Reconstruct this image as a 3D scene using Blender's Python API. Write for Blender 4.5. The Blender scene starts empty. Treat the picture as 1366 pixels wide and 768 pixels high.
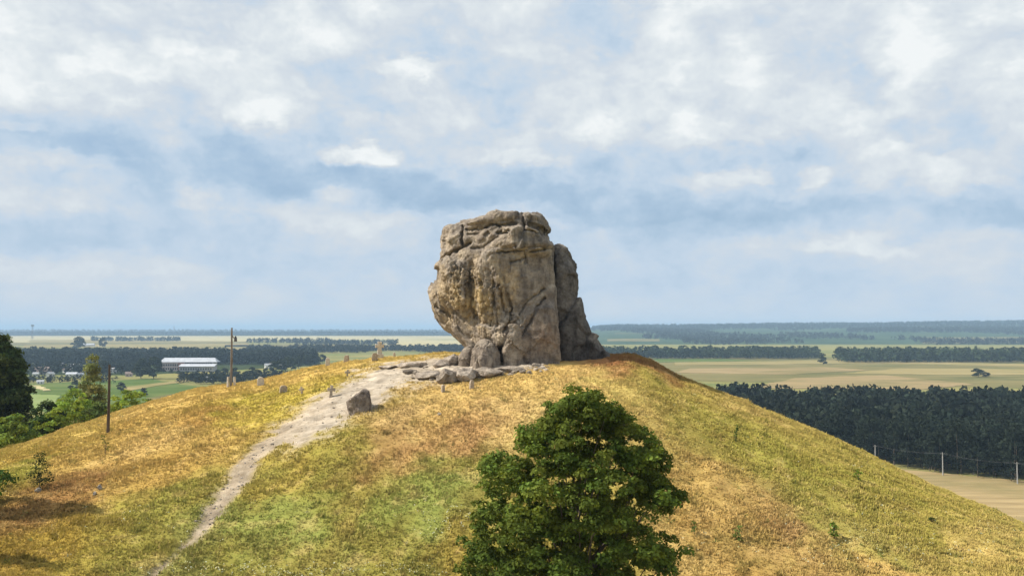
import bpy, math, random
import numpy as np
from mathutils import Vector

random.seed(7)
RNG = np.random.default_rng(7)
scene = bpy.context.scene
COL = scene.collection
R = math.radians

# ------------------------------------------------------------------ camera
CAMZ = 60.0                     # metres above the plain
FPX, CU, CV, HV = 1100.0, 683.0, 384.0, 437.0   # focal length in photo pixels, centre, horizon row
PITCH = math.atan((HV - CV) / FPX)
cam_data = bpy.data.cameras.new("camera")
cam_data.sensor_width = 36.0
cam_data.lens = 36.0 * FPX / 1366.0
cam_data.clip_start = 0.5
cam_data.clip_end = 200000.0
cam = bpy.data.objects.new("camera", cam_data)
COL.objects.link(cam)
cam.location = (0, 0, CAMZ)
cam.rotation_euler = (math.pi / 2 + PITCH, 0, 0)
scene.camera = cam
scene.view_settings.view_transform = 'Standard'
scene.view_settings.look = 'None'
EXPOSURE = 0.35               # the photograph is exposed a little bright
scene.view_settings.exposure = EXPOSURE
scene.view_settings.gamma = 1.0
scene.view_settings.use_curve_mapping = False
scene.cycles.max_bounces = 6
scene.cycles.diffuse_bounces = 3
scene.cycles.transmission_bounces = 3
scene.cycles.transparent_max_bounces = 4
scene.cycles.volume_bounces = 0


def ray(u, v):
    """photo pixel -> (dx/dy, dz/dy) of the sight line"""
    a = (u - CU) / FPX
    b = (CV - v) / FPX
    dy = math.cos(PITCH) - b * math.sin(PITCH)
    dz = math.sin(PITCH) + b * math.cos(PITCH)
    return a / dy, dz / dy


def at(u, v, Y):
    k, m = ray(u, v)
    return (k * Y, Y, CAMZ + m * Y)


# ------------------------------------------------------------------ sun and sky
SUN_TO = Vector((-0.76, 0.05, 0.74)).normalized()
SUN_EL = math.asin(SUN_TO.z)
SUN_ROT = math.atan2(SUN_TO.x, SUN_TO.y)
sun_data = bpy.data.lights.new("sun", 'SUN')
sun_data.energy = 5.0
sun_data.angle = R(0.5)
sun_data.color = (1.0, 0.93, 0.82)
sun = bpy.data.objects.new("sun", sun_data)
COL.objects.link(sun)
sun.location = (-200, -50, 300)
sun.rotation_euler = (-SUN_TO).to_track_quat('-Z', 'Y').to_euler()


def srgb(r, g, b):
    out = []
    for c in (r, g, b):
        c = c / 255.0
        out.append(c / 12.92 if c <= 0.04045 else ((c + 0.055) / 1.055) ** 2.4)
    return tuple(out)


world = bpy.data.worlds.new("World")
scene.world = world
world.use_nodes = True
WN, WL = world.node_tree.nodes, world.node_tree.links
WN.clear()


def wnode(t, **kw):
    n = WN.new(t)
    for k, v in kw.items():
        setattr(n, k, v)
    return n


def wmath(op, a, b=None, c=None, clamp=False):
    n = wnode('ShaderNodeMath', operation=op, use_clamp=clamp)
    for i, x in enumerate((a, b, c)):
        if x is None:
            continue
        if isinstance(x, (int, float)):
            n.inputs[i].default_value = x
        else:
            WL.new(x, n.inputs[i])
    return n.outputs[0]


def build_sky():
    strength = 0.1
    out = wnode('ShaderNodeOutputWorld')
    bg = wnode('ShaderNodeBackground')
    bg.inputs['Strength'].default_value = strength
    WL.new(bg.outputs[0], out.inputs['Surface'])
    sky = wnode('ShaderNodeTexSky', sky_type='NISHITA')
    sky.sun_disc = False
    sky.sun_elevation = SUN_EL
    sky.sun_rotation = SUN_ROT
    sky.air_density = 1.0
    sky.dust_density = 1.5
    tc = wnode('ShaderNodeTexCoord')
    D = tc.outputs['Generated']
    sep = wnode('ShaderNodeSeparateXYZ')
    WL.new(D, sep.inputs[0])
    az = wmath('ARCTAN2', sep.outputs[0], sep.outputs[1])
    el = wmath('ARCSINE', sep.outputs[2])
    # clouds lie in a flat layer, so the noise is laid out on that layer seen in perspective
    zz = wmath('MAXIMUM', sep.outputs[2], 0.0)
    den = wmath('ADD', zz, 0.16)
    px = wmath('DIVIDE', sep.outputs[0], den)
    py = wmath('DIVIDE', sep.outputs[1], den)
    comb = wnode('ShaderNodeCombineXYZ')
    WL.new(px, comb.inputs[0])
    WL.new(py, comb.inputs[1])

    def noise(scale, detail, rough, w, dist=0.0, vec=None, sc=(1, 1, 1)):
        mp = wnode('ShaderNodeMapping')
        mp.inputs['Scale'].default_value = sc
        mp.inputs['Location'].default_value = (w, w * 0.7, w * 1.3)
        WL.new(vec if vec is not None else comb.outputs[0], mp.inputs[0])
        n = wnode('ShaderNodeTexNoise')
        n.inputs['Scale'].default_value = scale
        n.inputs['Detail'].default_value = detail
        n.inputs['Roughness'].default_value = rough
        n.inputs['Distortion'].default_value = dist
        WL.new(mp.outputs[0], n.inputs['Vector'])
        return n
    ae = wnode('ShaderNodeCombineXYZ')
    WL.new(az, ae.inputs[0])
    WL.new(el, ae.inputs[1])
    # ragged outlines: the direction is jittered by noise before the cloud masses are laid down
    warp = noise(7.0, 6.0, 0.62, 3.1, vec=ae.outputs[0], sc=(1, 1.9, 1))
    wsub = wnode('ShaderNodeVectorMath', operation='SUBTRACT')
    WL.new(warp.outputs['Color'], wsub.inputs[0])
    wsub.inputs[1].default_value = (0.5, 0.5, 0.5)
    wmul = wnode('ShaderNodeVectorMath', operation='MULTIPLY_ADD')
    WL.new(wsub.outputs[0], wmul.inputs[0])
    wmul.inputs[1].default_value = (0.11, 0.10, 0)
    WL.new(ae.outputs[0], wmul.inputs[2])
    P = wmul.outputs[0]
    w2 = wnode('ShaderNodeVectorMath', operation='MULTIPLY_ADD')
    WL.new(wsub.outputs[0], w2.inputs[0])
    w2.inputs[1].default_value = (0.035, 0.035, 0)
    WL.new(ae.outputs[0], w2.inputs[2])
    P2 = w2.outputs[0]
    # brightness with height above the horizon
    ramp = wnode('ShaderNodeValToRGB')
    cr = ramp.color_ramp
    stops = [(0.0, .52), (0.06, .53), (0.10, .53), (0.145, .47), (0.19, .53), (0.25, .73), (0.34, .82), (0.6, .72), (1.0, .66)]
    while len(cr.elements) < len(stops):
        cr.elements.new(0.5)
    for e, (p, v) in zip(cr.elements, stops):
        e.position = p
        e.color = (v, v, v, 1)
    WL.new(el, ramp.inputs[0])
    val = ramp.outputs[0]
    blobs = SKY_BLOBS
    for (u, v, su, sv, amp) in blobs:
        k, m = ray(u, v)
        a0 = math.atan(k)
        e0 = math.atan(m * math.cos(a0))
        wd = 1.45 if amp > 0 else 2.3
        ia, ie = FPX / (su * wd), FPX / (sv * wd)
        ma = wnode('ShaderNodeVectorMath', operation='MULTIPLY_ADD')
        WL.new(P, ma.inputs[0])
        ma.inputs[1].default_value = (ia, ie, 0)
        ma.inputs[2].default_value = (-a0 * ia, -e0 * ie, 0)
        ln = wnode('ShaderNodeVectorMath', operation='LENGTH')
        WL.new(ma.outputs[0], ln.inputs[0])
        mr = wnode('ShaderNodeMapRange', interpolation_type='SMOOTHSTEP')
        mr.inputs['From Min'].default_value = 1.0
        mr.inputs['From Max'].default_value = 0.35 if amp > 0 else 0.0
        mr.inputs['To Min'].default_value = 0.0
        mr.inputs['To Max'].default_value = amp * (0.85 if amp > 0 else 0.78)
        WL.new(ln.outputs['Value'], mr.inputs['Value'])
        val = wmath('ADD', val, mr.outputs[0])
    n1 = noise(1.3, 7.0, 0.52, 5.3, 0.3)
    # cumulus heaps: billowed noise, lit from above (the difference between a point and a point a little higher)
    up = wnode('ShaderNodeVectorMath', operation='ADD')
    WL.new(P2, up.inputs[0])
    up.inputs[1].default_value = (-0.007, 0.016, 0)

    def heap(scale, detail, w, vec):
        n = noise(scale, detail, 0.58, w, 0.0, vec=vec, sc=(1, 1.45, 1))
        return wmath('ABSOLUTE', wmath('MULTIPLY', wmath('SUBTRACT', n.outputs['Fac'], 0.47), 2.0))
    h1, h1u = heap(7.5, 6.0, 9.7, P2), heap(9.0, 5.0, 9.7, up.outputs[0])
    h2, h2u = heap(19.0, 7.0, 4.1, P2), heap(21.0, 4.0, 4.1, up.outputs[0])
    cover = noise(4.5, 5.0, 0.55, 1.9, 0.0, vec=P2, sc=(1, 2.0, 1))
    fade = wnode('ShaderNodeMapRange')
    fade.inputs['From Min'].default_value = 0.0
    fade.inputs['From Max'].default_value = 0.17
    fade.inputs['To Min'].default_value = 0.25
    fade.inputs['To Max'].default_value = 1.0
    WL.new(el, fade.inputs['Value'])
    nn = wmath('ADD', wmath('MULTIPLY', wmath('SUBTRACT', n1.outputs['Fac'], 0.5), 0.42),
               wmath('MULTIPLY', wmath('SUBTRACT', cover.outputs['Fac'], 0.5), 0.62))
    nn = wmath('ADD', nn, wmath('MULTIPLY', wmath('SUBTRACT', h1u, h1), -0.52))
    nn = wmath('ADD', nn, wmath('MULTIPLY', wmath('SUBTRACT', h2u, h2), -0.22))
    nn = wmath('ADD', nn, wmath('MULTIPLY', wmath('SUBTRACT', h1, 0.2), 0.26))
    edge = wnode('ShaderNodeMapRange', interpolation_type='SMOOTHSTEP')
    edge.inputs['From Min'].default_value = 0.47
    edge.inputs['From Max'].default_value = 0.56
    edge.inputs['To Min'].default_value = -0.045
    edge.inputs['To Max'].default_value = 0.045
    body = noise(6.0, 9.0, 0.60, 7.7, 0.0, vec=P2, sc=(1, 1.9, 1))
    WL.new(body.outputs['Fac'], edge.inputs['Value'])
    nn = wmath('ADD', nn, edge.outputs[0])
    val = wmath('ADD', val, wmath('MULTIPLY', nn, fade.outputs[0]))
    cc = wnode('ShaderNodeValToRGB')
    cols = [(0.0, (162, 189, 216)), (0.25, (179, 202, 224)), (0.45, (197, 214, 231)), (0.62, (211, 220, 229)),
            (0.82, (226, 233, 237)), (1.0, (243, 247, 248))]
    while len(cc.color_ramp.elements) < len(cols):
        cc.color_ramp.elements.new(0.5)
    for e, (p, c) in zip(cc.color_ramp.elements, cols):
        e.position = p
        e.color = (*srgb(*c), 1)
    WL.new(val, cc.inputs[0])
    sc = wnode('ShaderNodeVectorMath', operation='SCALE')
    WL.new(cc.outputs[0], sc.inputs[0])
    sc.inputs['Scale'].default_value = 1.0 / strength / 2 ** EXPOSURE
    # blue sky shows only through the thinnest cloud
    cov = wnode('ShaderNodeMapRange', interpolation_type='SMOOTHSTEP')
    cov.inputs['From Min'].default_value = -0.1
    cov.inputs['From Max'].default_value = 0.4
    cov.inputs['To Min'].default_value = 0.75
    cov.inputs['To Max'].default_value = 1.0
    WL.new(val, cov.inputs['Value'])
    mix = wnode('ShaderNodeMix', data_type='RGBA')
    WL.new(cov.outputs[0], mix.inputs['Factor'])
    WL.new(sky.outputs[0], mix.inputs[6])
    WL.new(sc.outputs[0], mix.inputs[7])
    WL.new(mix.outputs[2], bg.inputs['Color'])


SKY_BLOBS = [
    (330, 125, 70, 42, .26), (175, 92, 70, 30, .18), (545, 95, 50, 16, .25), (800, 163, 50, 20, .22),
    (705, 195, 60, 28, .18), (474, 210, 44, 17, .62), (60, 245, 110, 40, .26), (450, 285, 90, 28, .26),
    (290, 270, 55, 25, .2), (130, 352, 150, 18, .2), (60, 60, 80, 60, .1), (430, 35, 150, 30, .15),
    (1205, 60, 36, 60, .22), (1230, 235, 60, 28, .2), (1335, 110, 50, 30, .2), (960, 240, 50, 20, .2),
    (930, 160, 60, 25, .18), (1150, 310, 130, 24, .18), (1240, 345, 130, 30, .14), (640, 290, 120, 14, .2),
    (200, 215, 160, 34, -.34), (560, 257, 140, 24, -.34), (380, 200, 100, 32, -.24), (90, 322, 75, 22, -.26),
    (820, 272, 120, 28, -.34), (1010, 290, 120, 14, -.28), (1290, 290, 110, 20, -.3), (1163, 95, 18, 30, -.3),
    (1290, 100, 55, 48, -.24), (780, 10, 50, 45, -.3), (140, 52, 50, 20, -.2), (580, 335, 130, 28, -.14),
    (800, 355, 110, 40, -.12), (1130, 362, 110, 26, -.12), (620, 55, 60, 26, -.16), (395, 12, 55, 22, -.2),
    (95, 100, 30, 12, .2), (225, 68, 34, 14, .2), (350, 152, 40, 14, .2), (298, 78, 26, 14, .16), (562, 92, 36, 12, .2),
    (690, 206, 34, 12, .2), (640, 158, 40, 16, .16), (738, 216, 26, 9, .2), (1000, 105, 30, 13, .18), (975, 236, 36, 11, .22), (1082, 237, 22, 9, .22),
    (1150, 150, 40, 16, .16), (1236, 228, 30, 16, .22), (1184, 205, 28, 11, .18), (1335, 238, 30, 10, .18), (880, 85, 40, 15, .16), (1020, 182, 40, 14, .16),
    (1100, 322, 30, 9, .16), (1160, 322, 34, 10, .18), (428, 268, 30, 12, .18), (262, 264, 32, 12, .16), (62, 214, 40, 13, .18), (130, 228, 30, 12, .18),
    (20, 168, 26, 6, .2), (180, 160, 40, 14, .14), (920, 300, 60, 8, .12), (700, 300, 60, 8, .14), (1345, 320, 40, 9, .14),
    (260, 120, 60, 24, -.16), (730, 110, 80, 18, -.14), (900, 205, 60, 14, -.16), (1090, 200, 50, 14, -.14), (480, 150, 60, 16, -.12), (90, 160, 80, 10, -.14),
    (510, 50, 55, 22, -.12), (1040, 60, 80, 40, -.1), (1180, 240, 40, 16, -.15), (300, 180, 90, 16, -.15),
]
build_sky()
world.cycles.sampling_method = 'MANUAL'
world.cycles.sample_map_resolution = 512

# ------------------------------------------------------------------ numpy noise
_perm = np.random.default_rng(11).permutation(256)
_perm = np.concatenate([_perm, _perm, _perm])
_grad = np.random.default_rng(12).normal(size=(256, 3))
_grad /= np.linalg.norm(_grad, axis=1)[:, None]


def perlin(p):
    p = np.asarray(p, dtype=np.float64)
    i = np.floor(p).astype(np.int64)
    f = p - i
    w = f * f * f * (f * (f * 6 - 15) + 10)
    i &= 255
    res = 0.0
    for dx in (0, 1):
        wx = w[:, 0] if dx else 1 - w[:, 0]
        for dy in (0, 1):
            wy = w[:, 1] if dy else 1 - w[:, 1]
            for dz in (0, 1):
                wz = w[:, 2] if dz else 1 - w[:, 2]
                h = _perm[_perm[_perm[(i[:, 0] + dx) & 255] + ((i[:, 1] + dy) & 255)] + ((i[:, 2] + dz) & 255)]
                g = _grad[h]
                d = g[:, 0] * (f[:, 0] - dx) + g[:, 1] * (f[:, 1] - dy) + g[:, 2] * (f[:, 2] - dz)
                res = res + wx * wy * wz * d
    return res * 1.5


def fbm(p, octaves=4, rough=0.5, lac=2.03):
    p = np.asarray(p, dtype=np.float64)
    a, s = 1.0, 0.0
    for _ in range(octaves):
        s = s + a * perlin(p)
        p = p * lac + 17.3
        a *= rough
    return s


def fbm2(x, y, scale, octaves=4, rough=0.5, seed=0.0):
    x, y = np.broadcast_arrays(np.asarray(x, float), np.asarray(y, float))
    p = np.stack([x.ravel() * scale + seed, y.ravel() * scale - seed, np.full(x.size, seed * 1.7 + 0.37)], 1)
    return fbm(p, octaves, rough).reshape(x.shape)


def sstep(a, b, x):
    t = np.clip((x - a) / (b - a), 0, 1)
    return t * t * (3 - 2 * t)


# ------------------------------------------------------------------ mesh helpers
def mesh_np(name, verts, faces, smooth=False, color=None, attrs=None):
    """verts (n,3); faces: one array or a list of arrays of equal-sided faces"""
    if isinstance(faces, np.ndarray):
        faces = [faces]
    me = bpy.data.meshes.new(name)
    verts = np.ascontiguousarray(verts, dtype=np.float32)
    me.vertices.add(len(verts))
    me.vertices.foreach_set('co', verts.ravel())
    loops = np.concatenate([f.ravel() for f in faces]).astype(np.int32)
    counts = np.concatenate([np.full(len(f), f.shape[1], np.int32) for f in faces])
    starts = np.concatenate([[0], np.cumsum(counts)[:-1]]).astype(np.int32)
    me.loops.add(len(loops))
    me.loops.foreach_set('vertex_index', loops)
    me.polygons.add(len(counts))
    me.polygons.foreach_set('loop_start', starts)
    me.polygons.foreach_set('use_smooth', np.full(len(counts), bool(smooth)))
    me.update(calc_edges=True)
    if color is not None:
        a = me.attributes.new('col', 'FLOAT_COLOR', 'POINT')
        c = np.ones((len(verts), 4), np.float32)
        c[:, :3] = color
        a.data.foreach_set('color', c.ravel())
    for k, v in (attrs or {}).items():
        a = me.attributes.new(k, 'FLOAT', 'POINT')
        a.data.foreach_set('value', np.asarray(v, np.float32))
    return me


class MB:
    """collects simple solids into one mesh"""
    def __init__(self):
        self.v, self.f3, self.f4 = [], [], []
        self.n = 0

    def add(self, v, f):
        v = np.asarray(v, float)
        f = np.asarray(f, int)
        (self.f3 if f.shape[1] == 3 else self.f4).append(f + self.n)
        self.v.append(v)
        self.n += len(v)

    def box(self, x0, x1, y0, y1, z0, z1):
        v = [(x, y, z) for z in (z0, z1) for y in (y0, y1) for x in (x0, x1)]
        self.add(v, [(0, 2, 3, 1), (4, 5, 7, 6), (0, 1, 5, 4), (2, 6, 7, 3), (0, 4, 6, 2), (1, 3, 7, 5)])

    def tube(self, pts, rad, n=6, cap=True):
        v, f = tube_np(np.asarray(pts, float), np.asarray(rad, float), n)
        self.add(v, f)

    def mesh(self, name, smooth=False):
        fs = []
        if self.f4:
            fs.append(np.concatenate(self.f4))
        if self.f3:
            fs.append(np.concatenate(self.f3))
        return mesh_np(name, np.concatenate(self.v), fs, smooth)


def tube_np(pts, rad, n=6):
    m = len(pts)
    t = np.gradient(pts, axis=0)
    t /= np.linalg.norm(t, axis=1)[:, None] + 1e-9
    ref = np.where(np.abs(t[:, 2:3]) > 0.9, np.array([[1.0, 0, 0]]), np.array([[0, 0, 1.0]]))
    a = np.cross(t, ref)
    a /= np.linalg.norm(a, axis=1)[:, None] + 1e-9
    b = np.cross(t, a)
    ang = np.arange(n) * 2 * np.pi / n
    v = pts[:, None, :] + rad[:, None, None] * (np.cos(ang)[None, :, None] * a[:, None, :] + np.sin(ang)[None, :, None] * b[:, None, :])
    v = np.concatenate([v.reshape(-1, 3), pts[:1], pts[-1:]])
    f = []
    for i in range(m - 1):
        for j in range(n):
            k = (j + 1) % n
            f.append((i * n + j, i * n + k, (i + 1) * n + k, (i + 1) * n + j))
    for j in range(n):           # caps as degenerate-free quads: two triangles share the centre
        pass
    return v[:m * n], np.array(f)


def link(name, me, mat=None, parent=None, loc=None):
    o = bpy.data.objects.new(name, me)
    COL.objects.link(o)
    if mat is not None and me is not None and len(me.materials) == 0:
        me.materials.append(mat)
    if parent is not None:
        o.parent = parent
    if loc is not None:
        o.location = loc
    return o


def tag(o, label=None, cat=None, group=None, kind=None):
    if label:
        o['label'] = label
    if cat:
        o['category'] = cat
    if group:
        o['group'] = group
    if kind:
        o['kind'] = kind
    return o


def thing(name, loc, label, cat, group=None, rz=0.0):
    o = bpy.data.objects.new(name, None)
    COL.objects.link(o)
    o.empty_display_size = 0.3
    o.location = loc
    o.rotation_euler = (0, 0, rz)
    return tag(o, label, cat, group)


def copy_tree(o, parent=None):
    c = o.copy()
    COL.objects.link(c)
    if parent is not None:
        c.parent = parent
    for ch in list(o.children):
        copy_tree(ch, c)
    return c


# ------------------------------------------------------------------ materials
def material(name, build):
    m = bpy.data.materials.new(name)
    m.use_nodes = True
    nt = m.node_tree
    nt.nodes.clear()
    out = nt.nodes.new('ShaderNodeOutputMaterial')
    build(nt, out)
    return m


def N(nt, t, **kw):
    n = nt.nodes.new(t)
    for k, v in kw.items():
        if k == 'inp':
            for a, b in v.items():
                n.inputs[a].default_value = b
        else:
            setattr(n, k, v)
    return n


def mixc(nt, fac, a, b, blend='MIX'):
    n = nt.nodes.new('ShaderNodeMix')
    n.data_type = 'RGBA'
    n.blend_type = blend
    for sock, x in ((n.inputs[0], fac), (n.inputs[6], a), (n.inputs[7], b)):
        if isinstance(x, (int, float)):
            sock.default_value = x
        elif isinstance(x, tuple):
            sock.default_value = (*x[:3], 1)
        else:
            nt.links.new(x, sock)
    return n.outputs[2]


def noise_tex(nt, scale, detail=5, rough=0.55, coord='Object', sc=(1, 1, 1), dist=0.0):
    tc = N(nt, 'ShaderNodeTexCoord')
    mp = N(nt, 'ShaderNodeMapping')
    mp.inputs['Scale'].default_value = sc
    nt.links.new(tc.outputs[coord], mp.inputs[0])
    n = N(nt, 'ShaderNodeTexNoise', inp={'Scale': scale, 'Detail': detail, 'Roughness': rough, 'Distortion': dist})
    nt.links.new(mp.outputs[0], n.inputs['Vector'])
    return n.outputs['Fac']


def ramp(nt, fac, p0, p1, c0=(0, 0, 0), c1=(1, 1, 1)):
    n = N(nt, 'ShaderNodeValToRGB')
    n.color_ramp.elements[0].position = p0
    n.color_ramp.elements[1].position = p1
    n.color_ramp.elements[0].color = (*c0, 1)
    n.color_ramp.elements[1].color = (*c1, 1)
    nt.links.new(fac, n.inputs[0])
    return n.outputs[0]


def principled(nt, out, color, rough=0.9, bump=None, bump_s=0.3, bump_d=0.05, spec=0.2, metal=0.0):
    p = N(nt, 'ShaderNodeBsdfPrincipled')
    if isinstance(color, tuple):
        p.inputs['Base Color'].default_value = (*color[:3], 1)
    else:
        nt.links.new(color, p.inputs['Base Color'])
    p.inputs['Roughness'].default_value = rough
    p.inputs['Specular IOR Level'].default_value = spec
    p.inputs['Metallic'].default_value = metal
    if bump is not None:
        b = N(nt, 'ShaderNodeBump', inp={'Strength': bump_s, 'Distance': bump_d})
        nt.links.new(bump, b.inputs['Height'])
        nt.links.new(b.outputs[0], p.inputs['Normal'])
    nt.links.new(p.outputs[0], out.inputs['Surface'])
    return p


def attr_col(nt, name='col'):
    return N(nt, 'ShaderNodeAttribute', attribute_name=name).outputs['Color']


def mat_turf(nt, out):
    c = attr_col(nt)
    n = noise_tex(nt, 2.2, 6, 0.65)
    c = mixc(nt, ramp(nt, n, 0.3, 0.72), mixc(nt, 1.0, c, (0.80, 0.79, 0.77), 'MULTIPLY'), c)
    c = mixc(nt, 1.0, c, (0.84, 0.84, 0.84), 'MULTIPLY')      # thatch between the stalks, darkened to match the self-shaded blades
    n2 = noise_tex(nt, 9.0, 4, 0.7)
    principled(nt, out, c, 1.0, n2, 0.4, 0.08, spec=0.0)


def mat_path(nt, out):
    c = attr_col(nt)
    n = noise_tex(nt, 1.6, 8, 0.7)
    c = mixc(nt, ramp(nt, n, 0.35, 0.65), mixc(nt, 1.0, c, (0.70, 0.66, 0.62), 'MULTIPLY'), c)
    n2 = noise_tex(nt, 6.0, 6, 0.75)
    principled(nt, out, c, 1.0, n2, 0.8, 0.12, spec=0.05)


def leafy(var=0.35, trans=0.25):
    def b(nt, out):
        c = attr_col(nt)
        n = noise_tex(nt, 1.5, 3)
        c = mixc(nt, ramp(nt, n, 0.35, 0.65), mixc(nt, 1.0, c, (1 - var, 1 - var * .8, 1 - var), 'MULTIPLY'), c)
        p = principled(nt, out, c, 0.85, spec=0.06)
        t = N(nt, 'ShaderNodeBsdfTranslucent')
        nt.links.new(mixc(nt, 1.0, c, (1.3, 1.2, 0.5), 'MULTIPLY'), t.inputs['Color'])
        m = N(nt, 'ShaderNodeMixShader', inp={0: trans})
        nt.links.new(p.outputs[0], m.inputs[1])
        nt.links.new(t.outputs[0], m.inputs[2])
        nt.links.new(m.outputs[0], out.inputs['Surface'])
    return b


def mat_grass(nt, out):
    c = attr_col(nt)
    d = N(nt, 'ShaderNodeBsdfDiffuse')
    nt.links.new(c, d.inputs['Color'])
    # blades are soft and round: their shading normal leans upwards
    g = N(nt, 'ShaderNodeNewGeometry')
    va = N(nt, 'ShaderNodeVectorMath', operation='MULTIPLY_ADD')
    nt.links.new(g.outputs['Normal'], va.inputs[0])
    va.inputs[1].default_value = (.4, .4, .4)
    va.inputs[2].default_value = (0, 0, 1.0)
    vn = N(nt, 'ShaderNodeVectorMath', operation='NORMALIZE')
    nt.links.new(va.outputs[0], vn.inputs[0])
    nt.links.new(vn.outputs[0], d.inputs['Normal'])
    t = N(nt, 'ShaderNodeBsdfTranslucent')
    nt.links.new(c, t.inputs['Color'])
    m = N(nt, 'ShaderNodeMixShader', inp={0: 0.22})
    nt.links.new(d.outputs[0], m.inputs[1])
    nt.links.new(t.outputs[0], m.inputs[2])
    nt.links.new(m.outputs[0], out.inputs['Surface'])


def plain_noise(c0, c1, scale, rough=0.9, sc=(1, 1, 1), bump=0.3, bd=0.02, spec=0.2, metal=0.0, p=(0.35, 0.65), detail=6):
    def b(nt, out):
        n = noise_tex(nt, scale, detail, 0.6, sc=sc)
        principled(nt, out, ramp(nt, n, p[0], p[1], c0, c1), rough, n, bump, bd, spec, metal)
    return b


def mat_rock(nt, out):
    c = attr_col(nt)
    # fine grain, pale dusting and grey weathering streaks that run down the face
    n1 = noise_tex(nt, 1.1, 9, 0.68)
    c = mixc(nt, ramp(nt, n1, 0.38, 0.62), mixc(nt, 1.0, c, (0.58, 0.56, 0.55), 'MULTIPLY'), mixc(nt, 1.0, c, (1.12, 1.1, 1.06), 'MULTIPLY'))
    n2 = noise_tex(nt, 1.3, 6, 0.6, sc=(1, 1, 0.16))
    c = mixc(nt, ramp(nt, n2, 0.50, 0.66), c, mixc(nt, 1.0, c, (0.60, 0.60, 0.63), 'MULTIPLY'))
    n3 = noise_tex(nt, 3.6, 9, 0.8)
    c = mixc(nt, ramp(nt, n3, 0.37, 0.50), mixc(nt, 1.0, c, (0.64, 0.61, 0.59), 'MULTIPLY'), c)
    n4 = noise_tex(nt, 3.2, 9, 0.78)
    principled(nt, out, c, 0.95, n4, 1.0, 0.34, spec=0.08)


M = {}
M['turf'] = material('hill_turf', mat_turf)
M['path'] = material('stony_path', mat_path)
M['grass'] = material('dry_grass', mat_grass)
M['leaf'] = material('leaves', leafy(0.3, 0.28))
M['leaf_far'] = material('far_leaves', leafy(0.25, 0.12))
M['bark'] = material('bark', plain_noise((.07, .055, .04), (.16, .13, .10), 4, sc=(1, 1, .2), bump=0.6))
M['rock'] = material('sandstone', mat_rock)
M['old_stone'] = material('old_stone', plain_noise((.24, .19, .14), (.48, .40, .31), 6, bump=0.6, bd=0.03))
M['pale_stone'] = material('pale_stone', plain_noise((.38, .34, .29), (.62, .58, .52), 6, bump=0.5, bd=0.03))
M['pole_wood'] = material('tarred_wood', plain_noise((.045, .035, .028), (.12, .09, .07), 5, sc=(1, 1, .1), bump=0.5))
M['pole_grey'] = material('weathered_wood', plain_noise((.13, .11, .10), (.27, .24, .21), 5, sc=(1, 1, .1), bump=0.5))
M['concrete'] = material('concrete', plain_noise((.27, .265, .26), (.40, .395, .38), 3, bump=0.2))
M['iron'] = material('dark_iron', plain_noise((.05, .05, .055), (.11, .11, .12), 6, 0.6, bump=0.1))
M['wire'] = material('wire_metal', plain_noise((.18, .18, .19), (.28, .28, .30), 1, 0.6, bump=0.0))
M['mast'] = material('mast_steel', plain_noise((.12, .13, .15), (.2, .21, .23), 0.3, 0.6, bump=0.0))
M['wall_pink'] = material('pink_plaster', plain_noise((.46, .36, .33), (.56, .46, .42), .3, bump=0.1))
M['wall_brick'] = material('red_brick', plain_noise((.30, .16, .13), (.40, .23, .18), .3, bump=0.1))
M['wall_white'] = material('white_plaster', plain_noise((.62, .61, .58), (.76, .75, .72), .3, bump=0.1))
M['wall_grey'] = material('grey_plaster', plain_noise((.30, .29, .29), (.42, .41, .40), .3, bump=0.1))
M['roof_white'] = material('pale_metal_roof', plain_noise((.40, .42, .46), (.54, .56, .60), .2, 0.5, bump=0.1))
M['roof_brown'] = material('brown_tile_roof', plain_noise((.20, .15, .13), (.30, .24, .21), .6, bump=0.3))
M['roof_grey'] = material('grey_slate_roof', plain_noise((.30, .31, .33), (.44, .45, .46), .5, bump=0.3))
M['glass'] = material('window_glass', plain_noise((.03, .035, .045), (.06, .07, .08), .5, 0.15, bump=0.0, spec=0.5))


def field_mat(c0, c1, c2, sx, sy):
    def b(nt, out):
        n = noise_tex(nt, 1.0, 6, 0.6, sc=(sx, sy, 0.01))
        n2 = noise_tex(nt, 0.006, 8, 0.66, sc=(1, 2.2, 1))
        c = mixc(nt, ramp(nt, n, 0.38, 0.62), c0, c1)
        c = mixc(nt, ramp(nt, n2, 0.48, 0.62), c, c2)
        principled(nt, out, c, 1.0, spec=0.0)
    return b


M['ground'] = material('plain_ground', field_mat((.20, .19, .07), (.27, .24, .09), (.13, .16, .05), .0006, .006))
M['f_gold'] = material('ripe_grain', field_mat((.25, .205, .09), (.32, .26, .12), (.21, .19, .075), .002, .02))
M['f_pale'] = material('pale_stubble', field_mat((.40, .345, .18), (.49, .42, .235), (.34, .31, .15), .002, .02))
M['f_green'] = material('green_crop', field_mat((.075, .115, .03), (.10, .145, .04), (.13, .16, .05), .02, .06))
M['f_lime'] = material('young_crop', field_mat((.17, .225, .07), (.21, .265, .09), (.23, .27, .11), .02, .06))
M['f_olive'] = material('meadow', field_mat((.165, .145, .06), (.215, .185, .08), (.125, .125, .05), .004, .02))
M['f_tan'] = material('dry_meadow', field_mat((.25, .19, .095), (.33, .25, .13), (.18, .155, .065), .012, .10))
M['f_straw'] = material('straw_meadow', field_mat((.27, .20, .10), (.38, .285, .145), (.20, .17, .075), .03, .22))
M['hills'] = material('far_hills', field_mat((.030, .058, .030), (.045, .078, .036), (.075, .105, .045), .0012, .004))

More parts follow.
